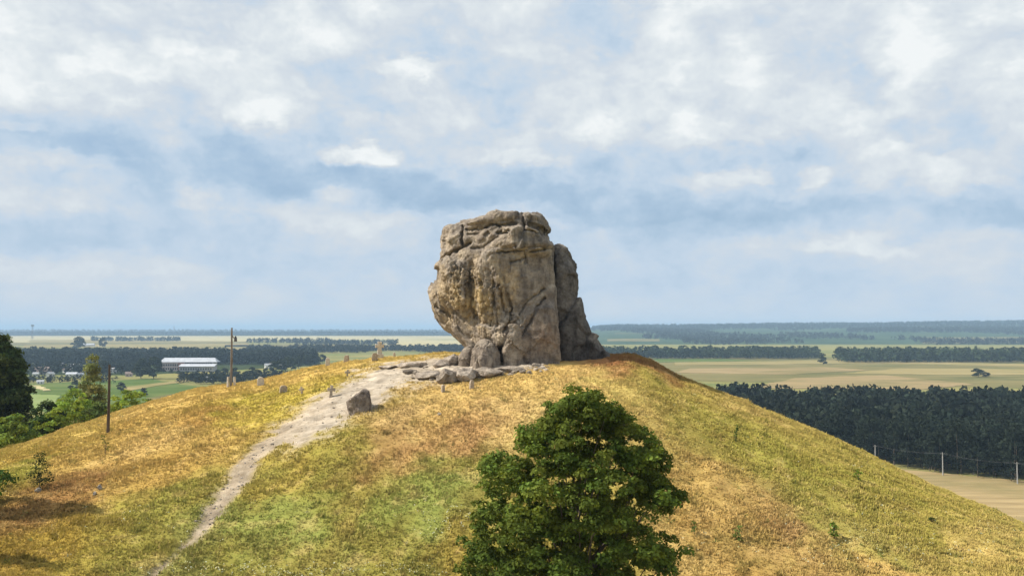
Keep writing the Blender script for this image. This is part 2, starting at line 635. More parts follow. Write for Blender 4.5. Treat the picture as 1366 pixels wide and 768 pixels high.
# ------------------------------------------------------------------ the hill's shape
SIL = [(-500, 760), (-250, 690), (-100, 632), (0, 602), (50, 587), (100, 569), (150, 552), (200, 534), (260, 520), (300, 515), (370, 503), (430, 487),
       (500, 477), (560, 474), (610, 471), (700, 474), (800, 476), (838, 472), (870, 482), (905, 502), (950, 517), (1000, 537),
       (1050, 558), (1100, 580), (1150, 602), (1200, 627), (1260, 656), (1310, 674), (1366, 700), (1500, 765), (1800, 900)]
_kt = np.linspace(-1.1, 1.1, 1500)
_ks = np.array([ray(u, v)[0] for u, v in SIL])
_ms = np.array([ray(u, v)[1] for u, v in SIL])


def _smooth(a, s):
    x = np.arange(-int(4 * s), int(4 * s) + 1)
    w = np.exp(-0.5 * (x / s) ** 2)
    w /= w.sum()
    return np.convolve(np.pad(a, len(x) // 2, mode='edge'), w, mode='valid')


T_MS = _smooth(np.interp(_kt, _ks, _ms), 7)
_uk = lambda lst: np.array([ray(u, HV)[0] for u in lst])
T_YC = _smooth(np.interp(_kt, _uk([-300, 0, 143, 308, 430, 560, 700, 840, 1000, 1200, 1366, 1600]),
                         [66, 80, 92, 106, 106, 102, 97, 91, 87, 81, 75, 66]), 25)
T_YB = _smooth(np.interp(_kt, _uk([-300, 0, 300, 683, 1000, 1366, 1700]), [42, 45, 48, 48, 49, 49, 46]), 25)
T_M0 = _smooth(np.interp(_kt, _uk([-300, 0, 150, 300, 500, 683, 850, 1000, 1200, 1366, 1600]),
                         [.02, .10, .20, .34, .46, .52, .45, .34, .16, .05, .0]), 25)
MB_ = ray(683, 768)[1]


def hill_base(x, y):
    x = np.asarray(x, float)
    y = np.asarray(y, float)
    k = np.clip(x / np.maximum(y, 14.0), -1.05, 1.05)
    ms, yc, yb, m0 = (np.interp(k, _kt, t) for t in (T_MS, T_YC, T_YB, T_M0))
    zc = CAMZ + ms * yc
    zb = CAMZ + MB_ * yb
    L = yc - yb
    t = np.clip((y - yb) / L, 0, 1)
    h = (2 * t ** 3 - 3 * t ** 2 + 1) * zb + (t ** 3 - 2 * t ** 2 + t) * L * m0 + (-2 * t ** 3 + 3 * t ** 2) * zc + (t ** 3 - t ** 2) * L * ms
    w = np.maximum(y - yc, 0)
    far = zc - .50 * w + (ms + .50) * 7 * (1 - np.exp(-w / 7))
    wn = np.maximum(yb - y, 0)
    near = zb - m0 * 25 * (1 - np.exp(-wn / 25))
    z = np.where(y > yc, far, np.where(y < yb, near, h))
    z = z - 70 * sstep(95, 150, np.abs(x)) - 40 * sstep(10, 60, -y)
    return np.maximum(z, -3.0)


def hill(x, y):
    z = hill_base(x, y)
    n = 0.22 * fbm2(x, y, 0.16, 3, 0.5, 3.0) + 0.15 * fbm2(x, y, 0.55, 4, 0.6, 8.0)
    n = n * sstep(-3, 4, z)
    p = path_mask(x, y)
    return z + n - 0.10 * p


# path: centre line and width in photo pixels, laid on the bare hill shape below
PATH_PX = [(205, 765, 16), (235, 738, 20), (262, 712, 24), (285, 688, 26), (300, 662, 30), (318, 634, 30), (338, 606, 30),
           (372, 583, 40), (416, 560, 78), (456, 535, 82), (494, 514, 78), (520, 500, 74), (556, 489, 84), (600, 487, 80), (640, 491, 40), (690, 489, 24), (725, 486, 12)]


def hit_base(u, v, fn=None):
    fn = fn or hill_base
    k, m = ray(u, v)
    ys = np.linspace(20, 400, 3801)
    d = CAMZ + m * ys - fn(k * ys, ys)
    i = np.argmax(d < 0)
    if d[i] >= 0:
        i = np.argmin(d[:1200])
        return k * ys[i], ys[i]
    y = ys[i - 1] + (ys[i] - ys[i - 1]) * d[i - 1] / (d[i - 1] - d[i])
    return k * y, y


_pp = []
for (u, v, w) in PATH_PX:
    x, y = hit_base(u, v)
    _pp.append((x, y, 0.5 * w / FPX * y * (1.5 + .35 * (u > 400) + .30 * (u > 500))))
PATH = np.array(_pp)


def path_mask(x, y):
    x = np.asarray(x, float)
    y = np.asarray(y, float)
    best = np.full(x.shape, -1e9)
    fade = np.ones(x.shape)
    n = len(PATH)
    near = (x > -45) & (x < 12) & (y > 40) & (y < 108)
    if not near.any():
        return np.zeros(x.shape)
    xn, yn = x[near], y[near]
    bn = np.full(xn.shape, -1e9)
    for i in range(n - 1):
        a, b = PATH[i], PATH[i + 1]
        dx, dy = b[0] - a[0], b[1] - a[1]
        t = np.clip(((xn - a[0]) * dx + (yn - a[1]) * dy) / (dx * dx + dy * dy), 0, 1)
        # the sight line is shallow, so the trampled strip is deeper than it is wide
        d = np.hypot(xn - a[0] - t * dx, (yn - a[1] - t * dy) * 0.72)
        w = a[2] + t * (b[2] - a[2])
        fd = 0.44 + 0.56 * sstep(0.8, 4.2, i + t)
        bn = np.maximum(bn, (1 - d / w) * 1.0 - (1 - fd) * 0.9)
    bn = bn + 0.42 * fbm2(xn, yn, 0.45, 5, 0.68, 21.0)
    best[near] = bn
    return sstep(-0.15, 0.62, best)


def hit(u, v):
    return hit_base(u, v, hill)


def on_hill(u, v):
    x, y = hit(u, v)
    return float(x), float(y), float(hill(np.array([x]), np.array([y]))[0])


# ------------------------------------------------------------------ colours of the turf: what grows where, with shade browned in at two places
TURF_PX = [
    (20, 612, 190, 160, 58), (100, 580, 200, 165, 70), (200, 545, 206, 166, 80), (280, 526, 200, 160, 70), (335, 512, 206, 166, 75),
    (420, 498, 212, 172, 80), (500, 481, 204, 168, 78), (260, 560, 186, 142, 62), (330, 537, 176, 152, 44), (390, 540, 192, 166, 50),
    (425, 545, 186, 158, 52), (100, 612, 192, 153, 68), (200, 590, 208, 168, 88), (180, 562, 190, 150, 65), (150, 640, 184, 145, 64),
    (220, 630, 188, 148, 64), (270, 600, 192, 153, 70), (50, 603, 176, 140, 52), (15, 632, 165, 152, 52), (90, 655, 165, 118, 62),  # last one here and first below keep the tree shadow's brown
    (40, 678, 165, 122, 62), (60, 722, 172, 140, 44), (150, 700, 164, 142, 50), (200, 680, 152, 142, 52), (120, 742, 172, 150, 52),
    (30, 755, 172, 138, 46), (190, 720, 152, 138, 52), (250, 745, 140, 132, 58), (300, 752, 152, 140, 52), (350, 690, 143, 146, 60),
    (310, 708, 146, 146, 60), (400, 702, 142, 144, 60), (430, 662, 148, 143, 54), (540, 682, 140, 144, 58), (600, 652, 140, 144, 58),
    (500, 682, 142, 143, 54), (580, 702, 140, 144, 60), (470, 692, 168, 142, 62), (440, 620, 155, 140, 50), (400, 612, 168, 145, 52),
    (380, 640, 166, 142, 52), (470, 645, 150, 130, 50), (500, 605, 166, 126, 66), (560, 600, 182, 137, 76), (620, 582, 188, 142, 82),
    (540, 562, 188, 152, 88), (600, 550, 202, 162, 87), (660, 552, 207, 167, 97), (700, 562, 207, 172, 97), (640, 522, 207, 167, 87),
    (720, 502, 217, 177, 92), (760, 507, 217, 177, 97), (820, 522, 206, 176, 88), (880, 512, 172, 152, 60), (858, 487, 165, 112, 62),  # last one here and first two below darkened for the rock's shadow
    (825, 484, 165, 110, 62), (880, 495, 165, 122, 62), (920, 522, 182, 156, 66), (900, 562, 166, 146, 60), (950, 560, 166, 150, 56), (1000, 582, 171, 155, 56),
    (1000, 547, 186, 156, 75), (1100, 602, 176, 155, 62), (1050, 622, 162, 150, 52), (1150, 642, 166, 150, 52), (1200, 652, 171, 155, 56),
    (1250, 672, 171, 150, 56), (1340, 712, 186, 160, 76), (950, 662, 192, 155, 76), (1000, 682, 192, 150, 81), (1050, 702, 192, 150, 86),
    (930, 692, 186, 146, 71), (920, 732, 206, 170, 91), (1100, 692, 166, 150, 61), (1150, 722, 162, 146, 66), (1200, 742, 166, 150, 61),
    (1250, 722, 162, 146, 51), (1320, 742, 196, 166, 81), (1200, 762, 206, 166, 86), (1000, 742, 168, 138, 66), (1000, 762, 192, 150, 71),
    (400, 747, 156, 140, 56), (500, 742, 150, 136, 50), (600, 742, 166, 140, 51), (450, 762, 150, 140, 60), (700, 700, 160, 142, 50), (780, 740, 165, 145, 55),
    (620, 620, 150, 140, 52), (860, 600, 185, 155, 75), (850, 560, 190, 160, 78), (1100, 640, 165, 150, 52), (800, 620, 170, 148, 60)]
_tp, _tc = [], []
for (u, v, r, g, b) in TURF_PX:
    x, y = hit_base(u, v)
    _tp.append((x, y * 0.62))
    _tc.append(srgb(r, g, b))
_tp, _tc = np.array(_tp), np.array(_tc)
TURF_GAIN = np.array([1.18, 1.24, 1.32])
PATH_COL = np.array(srgb(206, 193, 174)) * 0.80


def turf_col(x, y, wob=1.0):
    x = np.asarray(x, float).ravel()
    y = np.asarray(y, float).ravel()
    xx = x + wob * 2.0 * fbm2(x, y, 0.22, 3, 0.55, 31.0)
    yy = (y + wob * 3.0 * fbm2(x, y, 0.22, 3, 0.55, 47.0)) * 0.62
    out = np.zeros((len(x), 3))
    for s in range(0, len(x), 60000):
        d2 = (xx[s:s + 60000, None] - _tp[None, :, 0]) ** 2 + (yy[s:s + 60000, None] - _tp[None, :, 1]) ** 2
        w = 1.0 / (d2 + 1.2) ** 2.0
        out[s:s + 60000] = (w @ _tc) / w.sum(1)[:, None]
    # patches of other grasses: pale dead grass, brown tops, green herbs
    a = fbm2(x, y, 0.5, 4, 0.6, 61.0)
    b = fbm2(x, y, 1.1, 4, 0.6, 77.0)
    c = fbm2(x, y, 0.12, 3, 0.5, 91.0)
    out *= (1 + 0.15 * a + 0.09 * b)[:, None]
    gr = sstep(0.18, 0.55, b + 0.4 * c)[:, None]
    out = out * (1 - 0.24 * gr) + 0.24 * gr * out * np.array([0.66, 0.80, 0.62])
    pale = sstep(0.25, 0.7, a - 0.3 * b)[:, None]
    out = out * (1 - 0.28 * pale) + 0.28 * pale * np.array(srgb(224, 186, 112))
    br = sstep(0.2, 0.6, -a + 0.4 * c)[:, None]
    out = out * (1 - 0.10 * br) + 0.10 * br * np.array(srgb(150, 98, 52))
    out = out * .90 + .10 * (out @ np.array([.3, .6, .1]))[:, None]
    return np.clip(np.clip(out, 0.004, 0.9) * TURF_GAIN, 0, .85)


def build_hill():
    xs = np.concatenate([np.linspace(-150, -64, 30)[:-1], np.arange(-64, 64.01, 0.32), np.linspace(64, 150, 30)[1:]])
    ys = np.concatenate([np.linspace(-60, 36, 40)[:-1], np.arange(36, 118.01, 0.30), np.linspace(118, 250, 40)[1:]])
    X, Y = np.meshgrid(xs, ys)
    Z = hill(X, Y)
    pm = path_mask(X, Y)
    # fine hummocks and ruts in the trodden ground
    Z = Z + 0.06 * pm * fbm2(X, Y, 1.3, 4, 0.65, 5.0)
    nx, ny = len(xs), len(ys)
    V = np.stack([X.ravel(), Y.ravel(), Z.ravel()], 1)
    tc = turf_col(V[:, 0], V[:, 1])
    pn = fbm2(V[:, 0], V[:, 1], 0.8, 5, 0.65, 13.0)
    pc = PATH_COL[None, :] * (1 + 0.42 * pn)[:, None]
    lower = sstep(-24, -14, V[:, 0])[:, None]      # the lower end of the trail is earthier
    pc = pc * (lower + (1 - lower) * np.array([0.80, 0.72, 0.60]))
    pf = pm.ravel()[:, None]
    colr = tc * (1 - pf) + pc * pf
    j, i = np.meshgrid(np.arange(ny - 1), np.arange(nx - 1), indexing='ij')
    a = (j * nx + i).ravel()
    F = np.stack([a, a + 1, a + nx + 1, a + nx], 1)
    fp = pm.ravel()[F].mean(1) > 0.5

    def sub(fm, name, mat):
        f = F[fm]
        used, inv = np.unique(f, return_inverse=True)
        me = mesh_np(name, V[used], inv.reshape(-1, 4), True, colr[used])
        return tag(link(name, me, mat), kind='structure')
    sub(~fp, 'hill', M['turf'])
    sub(fp, 'path', M['path'])


build_hill()


# ------------------------------------------------------------------ plain, fields, far hills
def flat_poly(name, pts, z, mat, kind='structure'):
    """a field: a crop standing a little above the plain"""
    if len(pts) < 10 and name == 'field':
        # field edges wander a little
        out = []
        rg = np.random.default_rng(int(abs(pts[0][0]) * 3) + 1)
        for (xa, ya), (xb, yb) in zip(pts, pts[1:] + pts[:1]):
            L = math.hypot(xb - xa, yb - ya)
            for i in range(14):
                t = i / 14
                j = .012 * L * math.sin(t * math.pi) * (rg.random() - .5) * 2
                jy = .006 * ya * math.sin(t * math.pi) * (rg.random() - .5) * 2
                out.append((xa + (xb - xa) * t + j * .3, ya + (yb - ya) * t + jy))
        pts = out
    n = len(pts)
    v = [(x, y, z) for x, y in pts] + [(x, y, -0.5) for x, y in pts]
    me = bpy.data.meshes.new(name)
    fs = [tuple(range(n))] + [(i, i + n, (i + 1) % n + n, (i + 1) % n) for i in range(n)]
    me.from_pydata(v, [], fs)
    me.update()
    return tag(link(name, me, mat), kind=kind)


def gp(u, v, z=0.0):
    k, m = ray(u, v)
    y = (z - CAMZ) / m
    return (k * y, y)


def ground():
    # one sheet out to the horizon, in rings so that near faces stay small
    r = np.array([0, 150, 400, 900, 1800, 3500, 7000, 14000, 28000, 60000.0])
    n = 48
    V = [(0, 0, 0)]
    for q in r[1:]:
        for i in range(n):
            a = 2 * math.pi * i / n
            V.append((q * math.cos(a), q * math.sin(a), 0))
    f3 = np.array([(0, 1 + i, 1 + (i + 1) % n) for i in range(n)])
    f4 = []
    for k in range(len(r) - 2):
        for i in range(n):
            j = (i + 1) % n
            f4.append((1 + k * n + i, 1 + (k + 1) * n + i, 1 + (k + 1) * n + j, 1 + k * n + j))
    me = mesh_np('ground', np.array(V), [f3, np.array(f4)])
    tag(link('ground', me, M['ground']), kind='structure')


ground()
# (corner pixels of each field as seen over the hill) -> polygons on the plain
FIELDS = [
    ('f_pale', .30, [(0, 457), (330, 455), (620, 452), (620, 443.2), (300, 444.2), (0, 446)]),
    ('f_gold', .60, [(30, 463), (330, 462), (330, 455), (120, 453), (40, 453)]),
    ('f_olive', .9, [(-60, 461), (130, 459), (330, 457.5), (330, 456), (-60, 456.8)]),
    ('f_olive', .6, [(300, 470), (520, 466), (470, 458), (300, 460)]),
    ('f_gold', .9, [(150, 466), (360, 470), (360, 464), (160, 462)]),
    ('f_pale', .9, [(500, 463), (640, 466), (640, 454), (520, 452)]),
    # left: strips of kitchen gardens below the village
    ('f_green', .30, [(30, 545), (150, 560), (260, 540), (290, 520), (200, 505), (40, 512)]),
    ('f_lime', .6, [(35, 525), (80, 527), (70, 545), (30, 548)]),
    ('f_pale', .9, [(40, 513.5), (52, 513.5), (68, 520), (58, 520.5)]),
    ('f_gold', .6, [(165, 516), (215, 510), (250, 506), (255, 508), (210, 514), (170, 521)]),
    ('f_olive', .6, [(195, 531), (275, 517), (290, 520), (215, 536)]),
    # right: meadows beyond the dark wood
    ('f_olive', .30, [(860, 506), (1500, 520), (1500, 484), (1100, 476.5), (860, 475.5)]),
    ('f_tan', .6, [(1000, 517), (1230, 519), (1300, 512), (1180, 500), (1060, 504)]),
    ('f_gold', .6, [(900, 487), (1180, 484), (1420, 490), (1420, 486.5), (1150, 480), (900, 483)]),
    ('f_tan', .6, [(900, 497), (1060, 499), (1160, 493), (1100, 489.5), (920, 491)]),
    ('f_gold', .6, [(1120, 498), (1400, 500), (1400, 492), (1200, 491)]),
    ('f_green', .6, [(880, 483), (1010, 481), (960, 478), (870, 478)]),
    # right, near: dry meadow at the foot of the hill
    ('f_straw', .30, [(1120, 618), (1230, 628), (1366, 641), (1500, 655), (1700, 760), (1366, 730), (1150, 660)]),
]
for i, (mt, z, px) in enumerate(FIELDS):
    flat_poly('field', [gp(u, v, z) for u, v in px], z, M[mt])


def hills_z(x, y):
    # long wooded rise on the right, from about 2.6 km out
    k = x / y
    f = sstep(0.02, 0.14, k) * sstep(2600, 6200, y)
    crest = 66 + 12 * sstep(0.3, 0.5, k) - 7 * sstep(0.30, 0.22, k) * sstep(0.1, 0.2, k)
    n = 17 * fbm2(x, y, 0.0007, 3, 0.5, 2.0)
    return f * (crest + n) - 2 * (1 - f)


def far_hills():
    ks = np.linspace(0.0, 1.2, 140)
    ys = np.concatenate([np.linspace(2500, 6500, 60), np.linspace(6800, 16000, 20)])
    K, Y = np.meshgrid(ks, ys)
    X = K * Y
    Z = hills_z(X, Y)
    nx, ny = len(ks), len(ys)
    j, i = np.meshgrid(np.arange(ny - 1), np.arange(nx - 1), indexing='ij')
    a = (j * nx + i).ravel()
    F = np.stack([a, a + 1, a + nx + 1, a + nx], 1)
    me = mesh_np('hills', np.stack([X.ravel(), Y.ravel(), Z.ravel()], 1), F, True)
    tag(link('hills', me, M['hills']), kind='structure')


far_hills()


def hill_field(u0, u1, y0, y1, mat):
    pts = []
    for y, us in ((y0, np.linspace(u0, u1, 7)), (y1, np.linspace(u1, u0, 7))):
        for u in us:
            x = ray(u, 445)[0] * y
            pts.append((x, y, float(hills_z(np.array([x]), np.array([float(y)]))[0]) + 1.2))
    n = len(pts)
    me = bpy.data.meshes.new('field')
    me.from_pydata(pts + [(x, y, z - 3) for x, y, z in pts], [], [(i, i + 1, n - 2 - i, n - 1 - i) for i in range(6)] + [(i, i + n, (i + 1) % n + n, (i + 1) % n) for i in range(n)])
    me.update()
    tag(link('field', me, M[mat]), kind='structure')


for a in ((1218, 1242, 5050, 5350), (1256, 1300, 5000, 5300), (1312, 1364, 4950, 5250)):
    hill_field(*a, 'f_tan')
hill_field(820, 870, 4300, 5300, 'f_olive')
hill_field(810, 880, 3300, 3600, 'f_olive')
hill_field(1230, 1366, 3050, 3700, 'f_olive')

# ------------------------------------------------------------------ trees
def leaf_quads(c, nrm, size, asp=0.62, rng=RNG):
    """c (n,3), nrm (n,3), size (n,) -> rhombic leaves"""
    n = len(c)
    r = rng.normal(size=(n, 3))
    t = np.cross(nrm, r)
    t /= np.linalg.norm(t, axis=1)[:, None] + 1e-9
    b = np.cross(nrm, t)
    b /= np.linalg.norm(b, axis=1)[:, None] + 1e-9
    s = size[:, None]
    v = np.stack([c - t * s, c - b * s * asp, c + t * s, c + b * s * asp], 1).reshape(-1, 3)
    f = np.arange(n * 4).reshape(n, 4)
    return v, f


def clump_leaves(centers, radii, per_area, leaf, base, var, rng, flat=0.75, tint=0.3):
    V, F, C = [], [], []
    n0 = 0
    for c, r in zip(centers, radii):
        n = max(6, int(per_area * r * r))
        d = rng.normal(size=(n, 3))
        d /= np.linalg.norm(d, axis=1)[:, None]
        d[:, 2] = np.where(d[:, 2] < -0.3, -d[:, 2] * 0.6, d[:, 2])
        rad = r * (0.45 + 0.6 * rng.random(n) ** 0.6)
        p = c + d * rad[:, None] * np.array([1, 1, flat])
        nr = d + rng.normal(size=(n, 3)) * 0.55 + np.array([0, 0, 0.35])
        nr /= np.linalg.norm(nr, axis=1)[:, None]
        v, f = leaf_quads(p, nr, leaf * (0.6 + 0.8 * rng.random(n)), rng=rng)
        V.append(v)
        F.append(f + n0)
        n0 += len(v)
        tc = np.array(base) * (1 + tint * (rng.random() - 0.5) * 2)
        tc = tc * (1 + np.array([0.25, 0.0, -0.1]) * (rng.random() - 0.5))
        cc = np.repeat(tc[None] * (1 + var * (rng.random((n, 1)) - 0.5) * 2), 4, 0)
        C.append(cc)
    return np.concatenate(V), np.concatenate(F), np.concatenate(C)


def crown_mesh(name, profile, height, nclump, rc, per_area, leaf, base, seed, var=0.3, tint=0.35, flat=0.75, shell=0.5):
    """profile: list of (height fraction, radius) of the crown's outline"""
    rng = np.random.default_rng(seed)
    hs, rs = np.array([p[0] for p in profile]), np.array([p[1] for p in profile])
    cs, rr = [], []
    w = np.interp(np.linspace(hs[0], hs[-1], 200), hs, rs) + 0.15 * rs.max()
    cdf = np.cumsum(w)
    cdf /= cdf[-1]
    for i in range(nclump):
        h = np.interp(rng.random(), cdf, np.linspace(hs[0], hs[-1], 200))
        R_ = np.interp(h, hs, rs)
        a = rng.random() * 2 * np.pi
        lump = 1 + 0.16 * np.sin(3 * a + h * 9 + seed) + 0.10 * np.sin(5 * a - h * 14)
        q = (shell + (1 - shell) * rng.random() ** 0.5) * R_ * lump
        rcl = rc * (0.65 + 0.7 * rng.random())
        q = max(q - rcl * 0.6, 0)
        cs.append((q * np.cos(a), q * np.sin(a), h * height))
        rr.append(rcl)
    cs, rr = np.array(cs), np.array(rr)
    v, f, c = clump_leaves(cs, rr, per_area, leaf, base, var, rng, flat, tint)
    return mesh_np(name, v, f, False, c), cs


def trunk_mesh(name, height, r0, limbs, seed, base_h=0.35, n=7, lean=0.03):
    rng = np.random.default_rng(seed)
    mb = MB()
    t = np.linspace(0, 1, 8)
    pts = np.stack([lean * height * t * np.sin(t * 3 + seed), lean * height * t * np.cos(t * 2 + seed), t * height * 0.86 - 0.4], 1)
    mb.tube(pts, r0 * (1.25 - 1.17 * t ** 0.8), n)
    for c in limbs:
        c = np.asarray(c)
        h0 = max(min(c[2] * 0.72 - 0.12 * height, height * 0.75), base_h * height * 0.6)
        tt = h0 / (height * 0.86)
        p0 = np.array([np.interp(tt, t, pts[:, 0]), np.interp(tt, t, pts[:, 1]), h0])
        s = np.linspace(0, 1, 5)[:, None]
        mid = (p0 + c) / 2 + np.array([0, 0, -0.05 * height]) + rng.normal(size=3) * 0.03 * height
        p = (1 - s) ** 2 * p0 + 2 * s * (1 - s) * mid + s ** 2 * c
        rr = r0 * (1.25 - 1.17 * tt ** 0.8) * 0.5
        mb.tube(p, np.linspace(rr, max(rr * 0.15, 0.012), 5), 5)
    return mb.mesh(name, True)


def make_tree(name, loc, label, cat, profile, height, nclump, rc, per_area, leaf, base, seed, trunk_r, nlimb, group=None, mat='leaf', **kw):
    t = thing(name, loc, label, cat, group)
    cm, cs = crown_mesh('crown', profile, height, nclump, rc, per_area, leaf, base, seed, **kw)
    link('crown', cm, M[mat], t)
    idx = np.random.default_rng(seed).permutation(len(cs))[:nlimb]
    link('trunk', trunk_mesh('trunk', height, trunk_r, cs[idx], seed), M['bark'], t)
    return t


GREEN = np.array([.100, .130, .024])
DARK = np.array([.048, .064, .022])


def foreground_tree():
    Y = 40.0
    k, _ = ray(772, 600)
    x = k * Y
    zb = float(hill(np.array([x]), np.array([Y]))[0])
    ztop = at(772, 518, Y)[2]
    H = ztop - zb
    # outline of the crown read off the photograph: half widths at heights
    prof = []
    for v, wl, wr in ((518, 10, 22), (535, 40, 50), (560, 48, 66), (585, 82, 104), (610, 98, 110), (635, 126, 122), (655, 132, 128), (690, 138, 124), (720, 142, 128), (745, 156, 138), (775, 158, 140), (830, 150, 135), (880, 95, 90)):
        z = at(772, v, Y)[2]
        prof.append(((z - zb) / H, 0.5 * (wl + wr) / FPX * Y))
    prof.sort()
    rng = np.random.default_rng(31)
    LOBES = [(777, 548, 33), (744, 562, 24), (812, 562, 28), (716, 592, 34), (772, 600, 42), (842, 592, 36), (868, 612, 24), (668, 634, 34), (722, 648, 42),
             (792, 650, 46), (858, 646, 42), (880, 655, 22), (656, 690, 28), (704, 702, 42), (776, 706, 48), (836, 702, 36), (640, 742, 30), (690, 752, 42),
             (756, 760, 50), (826, 754, 42), (888, 742, 28), (650, 790, 34), (720, 810, 55), (800, 815, 55), (860, 800, 40), (700, 870, 45), (780, 880, 55), (840, 870, 42)]
    cs, rr, tints = [], [], []
    s = Y / FPX
    for (u, v, r) in LOBES:
        hfrac = (at(u, v, Y)[2] - zb) / H
        Rl = np.interp(hfrac, [p[0] for p in prof], [p[1] for p in prof])
        dx = (u - 772) * s
        room = math.sqrt(max(Rl * Rl - dx * dx, .2))
        for sy in (-1, 1, 0):
            oy = sy * room * (.55 + .2 * rng.random())
            rad = r * s * (1.0 if sy else .85)
            c0 = np.array([dx * (1 if sy else .8), oy, at(u, v, Y)[2] - zb])
            t0 = .75 + .5 * rng.random()
            for _ in range(int(11 * (r / 36) ** 2) + 5):
                d = rng.normal(size=3)
                d /= np.linalg.norm(d)
                q = c0 + d * rad * (.45 + .45 * rng.random()) * np.array([1, 1, .9])
                cs.append(q)
                rr.append(.30 + .26 * rng.random())
                tints.append(t0 * (.85 + .3 * rng.random()))
    V, F, C = [], [], []
    n0 = 0
    for c, r, t in zip(cs, rr, tints):
        v_, f_, c_ = clump_leaves([c], [r], 440, 0.092, GREEN * 1.22 * t, .35, rng, .8, .2)
        V.append(v_)
        F.append(f_ + n0)
        n0 += len(v_)
        C.append(c_)
    t = thing('leafy_tree', (x, Y, zb), 'large dark green leafy tree in the foreground, cut by the bottom edge of the photo', 'tree')
    link('crown', mesh_np('crown', np.concatenate(V), np.concatenate(F), False, np.concatenate(C)), M['leaf'], t)
    cs = np.array(cs)
    link('trunk', trunk_mesh('trunk', H, .26, cs[rng.permutation(len(cs))[:70]], 3), M['bark'], t)


foreground_tree()

# trees and bushes beyond the left shoulder of the hill
def tree_at(u, vtop, Y, name, label, cat, prof_px, base_h, **kw):
    """prof_px: (row, half width px)"""
    k, _ = ray(u, vtop)
    x = k * Y
    zb = float(hill(np.array([x]), np.array([Y]))[0])
    zb = max(zb, 0.0)
    H = at(u, vtop, Y)[2] - zb
    prof = sorted(((at(u, v, Y)[2] - zb) / H, hw / FPX * Y) for v, hw in prof_px)
    prof = [(max(h, base_h / H), w) for h, w in prof]
    return make_tree(name, (x, Y, zb), label, cat, prof, H, **kw)


tree_at(-5, 452, 122, 'leafy_tree', 'tall dark broadleaf tree at the left edge behind the hill shoulder', 'tree',
        [(452, 12), (470, 30), (500, 42), (540, 46), (575, 44), (600, 40), (625, 30)], 1.5,
        nclump=190, rc=1.5, per_area=110, leaf=0.24, base=DARK * 1.25, seed=21, trunk_r=0.35, nlimb=16, tint=0.6)
tree_at(124, 474, 128, 'birch_tree', 'slender pale yellow-green birch rising behind the hill shoulder', 'tree',
        [(474, 2), (486, 6), (500, 10), (520, 17), (540, 22), (560, 24), (585, 20)], 1.5,
        nclump=130, rc=0.8, per_area=110, leaf=0.16, base=np.array([.26, .26, .10]), seed=22, trunk_r=0.16, nlimb=18, tint=0.4, flat=1.0)
tree_at(98, 520, 118, 'leafy_bush', 'bright green bush at the foot of the slender birch', 'bush',
        [(520, 6), (535, 22), (550, 30), (570, 30), (590, 26)], 0.2,
        nclump=70, rc=0.85, per_area=130, leaf=0.18, base=np.array([.26, .34, .06]), seed=23, trunk_r=0.1, nlimb=10)
tree_at(166, 521, 122, 'leafy_bush', 'rounded bright green bush right of the dark utility pole', 'bush',
        [(521, 8), (530, 18), (542, 23), (556, 22), (575, 18)], 0.2,
        nclump=60, rc=0.7, per_area=130, leaf=0.18, base=np.array([.26, .33, .06]), seed=24, trunk_r=0.1, nlimb=9)
tree_at(22, 556, 100, 'leafy_bush', 'light green bush under the tall dark tree at the left edge', 'bush',
        [(556, 12), (570, 28), (590, 34), (606, 30)], 0.2,
        nclump=60, rc=0.8, per_area=130, leaf=0.18, base=np.array([.18, .24, .05]), seed=25, trunk_r=0.1, nlimb=9)
tree_at(62, 538, 108, 'leafy_bush', 'dark green bush between the tall dark tree and the bright bush', 'bush',
        [(538, 8), (552, 20), (570, 26), (592, 24)], 0.2,
        nclump=55, rc=0.8, per_area=130, leaf=0.18, base=np.array([.055, .085, .03]), seed=26, trunk_r=0.1, nlimb=9)
tree_at(130, 538, 112, 'leafy_bush', 'grey-green bush on the crest just left of the dark utility pole', 'bush',
        [(538, 6), (548, 16), (560, 20), (575, 18)], 0.2,
        nclump=40, rc=0.6, per_area=120, leaf=0.17, base=np.array([.11, .15, .05]), seed=27, trunk_r=0.08, nlimb=8)
tree_at(188, 526, 124, 'leafy_bush', 'low bright bush at the right end of the bushes by the dark pole', 'bush',
        [(526, 5), (534, 12), (545, 15), (560, 14)], 0.2,
        nclump=36, rc=0.55, per_area=130, leaf=0.16, base=np.array([.24, .31, .06]), seed=28, trunk_r=0.08, nlimb=7)
tree_at(75, 545, 106, 'leafy_bush', 'bright yellow-green bush in the gap left of the slender birch', 'bush',
        [(545, 6), (556, 16), (570, 22), (590, 20)], 0.2,
        nclump=40, rc=0.6, per_area=130, leaf=0.16, base=np.array([.24, .31, .06]), seed=29, trunk_r=0.08, nlimb=7)
# trees just outside the left edge: their branches reach in, their shadows lie on the slope
def slope_tree(x, y, H, rad, label, seed, base, leaf=0.13, name='leafy_tree', n=110, rc=0.75, group=None):
    z = float(hill(np.array([x]), np.array([y]))[0])
    prof = [(0.04, rad * .8), (0.14, rad), (0.24, rad * .9), (0.4, rad * .72), (0.7, rad * .55), (1.0, rad * .2)]
    return make_tree(name, (x, y, z), label, 'tree', prof, H, n, rc, 200, leaf, base, seed, 0.14, 14, group=group)


def shrub(u, v, w_px, h_px, label, base, seed, name='shrub', cat='shrub', n=26, leaf=0.07, dens=150, lean=0.0):
    x, y, z = on_hill(u, v)
    H = h_px / FPX * y
    rad = 0.5 * w_px / FPX * y
    prof = [(0.08, rad * .6), (0.35, rad), (0.7, rad * .8), (1.0, rad * .25)]
    return make_tree(name, (x, y, z), label, cat, prof, H, n, max(rad * 0.36, 0.1), dens / max(rad, .3), leaf, base, seed, 0.035, 8)


